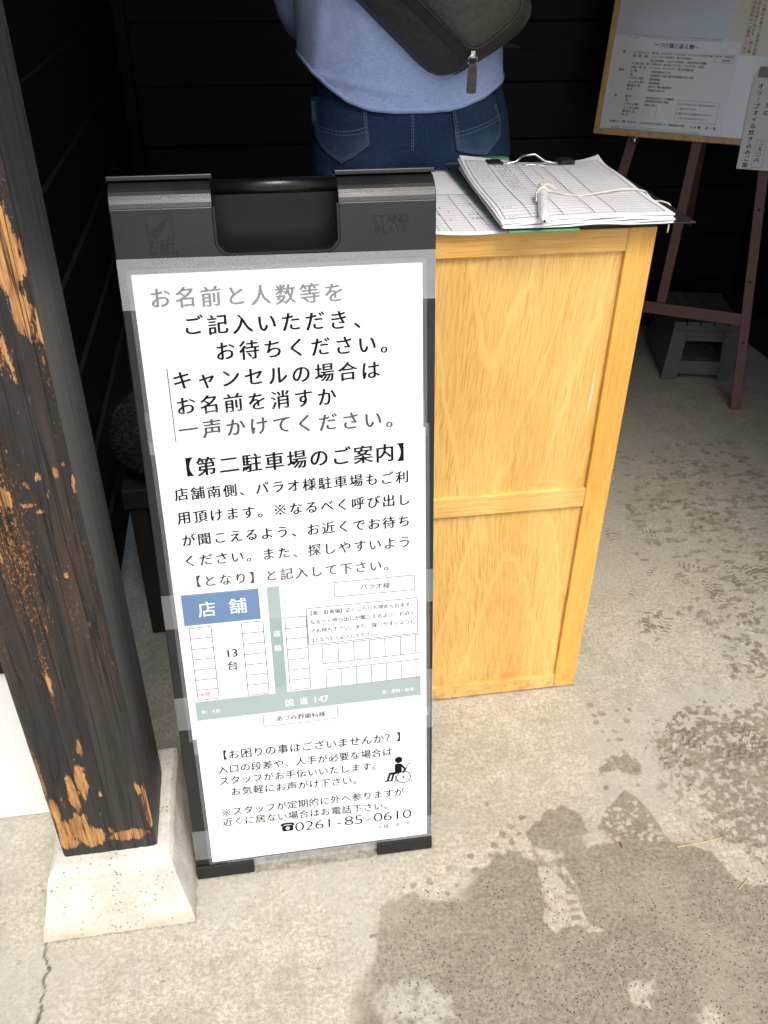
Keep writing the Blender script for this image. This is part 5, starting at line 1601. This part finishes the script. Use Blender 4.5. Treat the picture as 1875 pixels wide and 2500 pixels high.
for t, u, v0, dv in (("アルコール類はお車でご来店のお客様にはお断りして", -.2185, 1.36, .0125), ("容器の返却は出来かねます。割り箸の使用を減らして", -.2362, 1.365, .0125), ("当店では化学調味料は一切使用しておりません。", -.2497, 1.375, .0118)):
    for i, ch in enumerate(t):
        v = v0 - i * dv
        if v > 1.168: put_char(mb, ch, (u, v), dv * .95, E_, DB + .0010, 'G')
obj("lettering", mb, M['ink_darkred'], o, fixn=False)
o = flatsheet("menu_sheet", [(-.6665, .9205), (-.2672, .9200), (-.2648, 1.2035), (-.6635, 1.2068)], DB + .0010, M['lam_white'], "laminated menu sheet titled in black, low on the menu board", "menu")
mb = MB()
DM = DB + .0018
put_line(mb, "〜つけ麺と添え物〜", (-.531, 1.1832), (-.401, 1.1812), 1.0, E_, DM, 'B2')
ML = [("白（打ち立て）", -.5969, -.549, 1.1575), ("春よ恋、ハルユタカ、さとのなみ、ヤクコイズミの手打ち麺", -.5369, -.3489, 1.1575), ("黒（熟　成）", -.5973, -.5493, 1.1469), ("ミナミノカオリ石臼挽き、春よ恋石臼挽き、", -.5383, -.4057, 1.1468), ("春よ恋全粒粉、ハルユタカ全粒粉、小麦胚芽粉末の細麺", -.5379, -.364, 1.135), ("※上記に加え、新たに薄茶の白・塩の出汁とわずかに「まとめそも」を配合", -.5978, -.3675, 1.124), ("白幅広（熟　成）", -.598, -.5499, 1.1126), ("さとのなみ、ヤクコイズミ、春よ恋の幅広麺", -.5384, -.3997, 1.113),
 ("山葵", -.5984, -.5848, 1.1016), ("（長野県産本わさび）", -.5352, -.4669, 1.1008), ("塩", -.5963, -.5963, 1.0904), ("（佐賀県唐一の塩と瀬戸内産藻塩の合わせ塩）", -.5355, -.3899, 1.0898), ("バラかし海苔", -.5991, -.5581, 1.0792), ("（愛知県産）", -.5368, -.4952, 1.0782), ("よしゅかん青か", -.5994, -.5521, 1.0677), ("（高知県産）", -.5369, -.4952, 1.0663), ("醤油の泡", -.5997, -.5661, 1.0565), ("（昔本木二種の醤油泡末）", -.536, -.4539, 1.0555), ("ねぎ", -.6001, -.5876, 1.0453), ("（京都産九条ねぎ）", -.5363, -.4748, 1.0443),
 ("昆布", -.5995, -.5882, 1.0223), ("（利尻昆布出汁とつゆ麺用）", -.5366, -.4394, 1.0209), ("塩", -.5972, -.5972, 1.0106), ("（宮崎県産自然塩の藻塩）", -.537, -.4544, 1.0107), ("バラかし海苔", -.6, -.5585, .9987), ("（薄茶と同じ）", -.5384, -.4901, .9986), ("よしゅかん青か", -.6003, -.5537, .987), ("醤油の泡", -.6008, -.568, .9764), ("ねぎ", -.6012, -.5885, .965), ("共通のスープ類", -.6389, -.5931, .9417), ("ゆずながら、また豆の水の出汁を使用した、京都産醤油を使用", -.5804, -.3933, .942), ("らぁ麺　麦一粒", -.3668, -.2913, .9415),
 ("麺", -.633, -.633, 1.1585), ("薬味", -.6372, -.6272, 1.1022), ("湯", -.637, -.637, 1.0227)]
for t, u0, u1, v in ML:
    n = max(1, len(t) - 1)
    if u1 - u0 < .001: put_char(mb, t[0], (u0, v), .0085, E_, DM, 'B2')
    else: put_line(mb, t, (u0, v), (u1, v), 1, E_, DM, 'M' if 'らぁ' not in t else 'B2', 0, em=min(.0098, (u1 - u0) / n * 1.08))
for v in (.987, .9764, .965):
    for u in (-.5384, -.515, -.49): put_char(mb, '（・）'[int((u + .54) / .024)], (u, v), .008, E_, DM, 'G')
mb.rectline([(-.3376, 1.1395), (-.277, 1.1394), (-.2772, 1.163), (-.3376, 1.1632)], .0007, E_, DM)
put_line(mb, "麦小麦　長野県産", (-.332, 1.1572), (-.284, 1.1572), 1.0, E_, DM, 'M'); put_line(mb, "粉使用", (-.308, 1.146), (-.290, 1.146), .9, E_, DM, 'M')
mb.rectline([(-.4264, .9555), (-.2927, .9540), (-.2916, 1.0194), (-.4255, 1.0208)], .0007, E_, DM)
for t, v in (("※仕入れ状況により一部内容を変更する", 1.009), ("　場合がございます。", .995), ("※最初に食べ方の説明がありますので", .980), ("　よろしければお声がけ下さい。", .966)):
    put_line(mb, t, (-.421, v), (-.421 + .0068 * (len(t) - 1), v), 1.0, E_, DM, 'M')
obj("lettering", mb, M['ink'], o, fixn=False)
for nm, (u0, u1, v0, v1), lb in (("sheet_holder", (-.6212, -.3225, 1.1985, 1.2085), "clear plastic holder strip along the top of the menu sheet"), ("sheet_holder", (-.6368, -.3380, .9172, .9268), "clear plastic holder strip along the bottom of the menu sheet")):
    mb = MB(); mb.box((u0, v0, DB + .0019), (u1, v1, DB + .006), E_)
    h_ = tag(obj(nm, mb, M['clear'], bevel=.001), lb, "plastic strip", "clear strips holding the menu sheet")
    for u in (u0 + .002, u0 + .036, u1 - .036, u1 - .002):
        mb = MB(); mb.box((u - .0012, v0 + .001, DB + .0062), (u + .0012, v1 - .001, DB + .0068), E_)
        obj("rib", mb, M['pen'], h_)
hs = [(-.1948, .8235), (-.0480, .8262), (-.0540, 1.1125), (-.2031, 1.1088)]
mb = MB(); mb.prism(hs, .0275, .0285, E_)
o = tag(obj("price_card", mb, M['card']), "tall white card with vertical writing hanging over the board's lower edge", "card")
mb = MB()
tt = "オリーブオイル炊き込みご飯"
for i, ch in enumerate(tt):
    k = i / (len(tt) - 1)
    c_ = (-.1754 + .0063 * k, 1.0779 - .240 * k)
    if ch == 'ー': mb.line((c_[0], c_[1] + .007), (c_[0], c_[1] - .007), .0016, E_, .0287)
    else: put_char(mb, ch, c_, .0185, E_, .0287, 'B')
for i, ch in enumerate("二五〇円"): put_char(mb, ch, (-.1331 - .001 * i, .9078 - .0178 * i), .0150, E_, .0287, 'B')
obj("lettering", mb, M['ink'], o, fixn=False)
mb = MB()
for i, ch in enumerate("フードの"):
    if ch == 'ー': mb.line((-.1425, 1.060), (-.1425, 1.046), .0016, E_, .0287)
    else: put_char(mb, ch, (-.1425 + .0007 * i, 1.0700 - .0235 * i), .0185, E_, .0287, 'B')
obj("lettering", mb, M['ink'], o, fixn=False)
mb = MB()
mb.rectline([(-.1482, .8311), (-.1165, .8330), (-.1205, .919), (-.1491, .9167)], .0006, E_, .0287)
obj("lettering", mb, M['ink'], o, fixn=False)
mb = MB(); mb.box((-.1900, 1.1030, .0287), (-.1350, 1.1210, .036), E_)
mb.box((-.1895, 1.1212, DB + .0005), (-.1355, 1.1330, .036), E_)
tag(obj("magnet_clip", mb, plain("grey_magnet", (.22, .23, .25), .4, .4), bevel=.0015), "grey magnet bar clipping the tall price card to the board", "magnet")

# ================================================================== stools
def step_stool():
    A = Vector((1.589, 2.93, 0)); B = Vector((1.862, 2.865, 0))
    ux = (B - A).normalized(); uy = Vector((-ux.y, ux.x, 0)); W = (B - A).length; D = .36
    T = lambda x, y, z: A + ux * x + uy * y + Vector((0, 0, z))
    t = thing("step_stool", "low grey plastic step stool under the easel", "stool", tuple(T(W / 2, D / 2, 0)))
    H = .232; tp = .018
    def face(y0, y1, inset):
        mb = MB()
        def P(x, z):
            k = z / H; return (x * (1 - 2 * tp / W * k) + tp * k, z)
        def pr(poly):
            mb.prism([P(*p) for p in poly], 0, 1, lambda a, b, d: T(a, (y0 if d == 0 else y1) + (inset * b / H), b))
        pr([(0, 0), (.062, 0), (.062, .198), (0, .198)]); pr([(W - .062, 0), (W, 0), (W, .198), (W - .062, .198)])
        pr([(.0622, .025), (W - .0622, .025), (W - .0622, .078), (.0622, .078)]); pr([(.0622, .158), (W - .0622, .158), (W - .0622, .198), (.0622, .198)])
        pr([(0, .1982), (W, .1982), (W, H - .012), (0, H - .012)])
        return mb
    obj("front_frame", face(0, .018, .02), M['stool'], t, bevel=.002)
    obj("back_frame", face(D - .018, D, -.02), M['stool'], t, bevel=.002)
    for s in (0, 1):
        mb = MB()
        x0 = W if s else 0; sg = -1 if s else 1
        mb.loft([[T(x0 + sg * (a + tp * z / H), y, z) for a, y in ((0, .0185), (.016, .0185), (.016, D - .0185), (0, D - .0185))] for z in (.02, H - .012)])
        obj("side_frame", mb, M['stool'], t, bevel=.002)
    mb = MB()
    n = 5
    for i in range(n):
        a0 = tp - .006 + (W - 2 * tp + .012) * i / n; a1 = tp - .006 + (W - 2 * tp + .012) * (i + 1) / n - .004
        mb.box((a0, .012, H - .012), (a1, D - .012, H + .003), T)
    mb.box((tp, .02, H - .0185), (W - tp, D - .02, H - .0125), T)
    obj("tread", mb, M['stool'], t, bevel=.003)
step_stool()
def stool_left():
    t = thing("wooden_stool", "dark wooden stool in the gap between the post and the sign", "stool", (-.13, 1.84, 0))
    x0, x1, y0, y1 = -.318, .06, 1.70, 1.98
    mb = MB(); mb.box((x0, y0, .385), (x1, y1, .437)); obj("seat", mb, M['stoolwood'], t, bevel=.004)
    for x in (x0 + .01, x1 - .05):
        for y in (y0 + .01, y1 - .05):
            mb = MB(); mb.box((x, y, .0), (x + .04, y + .04, .3848)); obj("leg", mb, M['stoolwood'], t, bevel=.003)
    mb = MB(); mb.box((x0 + .051, y0 + .02, .14), (x1 - .051, y0 + .04, .17)); obj("stretcher", mb, M['stoolwood'], t, bevel=.003)
    c = Vector((-.125, 1.83, .52))
    mb = MB()
    def fn(a, b):
        th = 2 * math.pi * a; ph = math.pi * b
        rx, ry, rz = .205, .165, .083
        n = 2.6
        f = lambda c_: math.copysign(abs(c_) ** (2 / n), c_)
        return (c.x + rx * f(math.cos(th)) * math.sin(ph), c.y + ry * f(math.sin(th)) * math.sin(ph), c.z - rz * f(math.cos(ph)))
    mb.grid(64, 28, fn)
    cu = obj("fleece_cushion", mb, M['fluff'], smooth=True)
    tag(cu, "shaggy dark grey cushion on the stool between the post and the sign", "cushion")
    # pile: many short tufts on the surface
    tf = MB()
    r = random.Random(5)
    for i in range(11000):
        a, b = r.random(), r.uniform(.12, .98)
        p = Vector(fn(a, b)); n = Vector(((p.x - c.x) / .205 ** 2, (p.y - c.y) / .165 ** 2, (p.z - c.z) / .083 ** 2)).normalized()
        d = (n * .6 + Vector((r.uniform(-.5, .5), r.uniform(-.5, .2), r.uniform(-.9, .1)))).normalized()
        s = d.cross(n)
        if s.length < .05: continue
        s = s.normalized() * r.uniform(.0010, .0022); L = r.uniform(.005, .011)
        m_ = p + d * L * .6 + n * .003
        tf.add([p - s, p + s, m_ + s * .7, p + d * L, m_ - s * .7], [(0, 1, 2, 3, 4)])
    obj("pile", tf, M['fluff'], cu, fixn=False)
stool_left()

# ================================================================== litter on the floor
def straw(name, pts, r, label, cat, m_):
    mb = MB(); mb.tube(smoothpts([(x, y, z) for x, y, z in pts], 4), r, 6)
    tag(obj(name, mb, m_, smooth=True), label, cat)
straw("dry_stalk", [(.742, .930, .0016), (.791, .931, .003), (.841, .936, .0015)], .0012, "long straw coloured stalk lying on the damp floor", "stalk", M['straw'])
straw("dry_stalk", [(.818, .827, .0012), (.832, .836, .002), (.846, .844, .0012)], .0009, "short straw stalk at the right edge of the damp floor", "stalk", M['straw'])
mb = MB(); mb.loft([[(.6355 - w_, .956 - .011 * k, .0006 + h_), (.6355 + w_, .956 - .011 * k, .0006 + h_), (.6355 + w_ * .6, .956 - .011 * k, .0022 + h_), (.6355 - w_ * .6, .956 - .011 * k, .0022 + h_)] for k, w_, h_ in ((0, .0012, .001), (.4, .0032, .0), (.8, .0028, 0), (1, .0015, .001))])
tag(obj("leaf_scrap", mb, M['bark'], smooth=True), "small curled brown leaf scrap on the damp floor", "leaf")

for o in scene.objects:
    if o.type == 'MESH' and o.parent is None and 'label' not in o and 'kind' not in o:
        print("UNLABELLED", o.name)
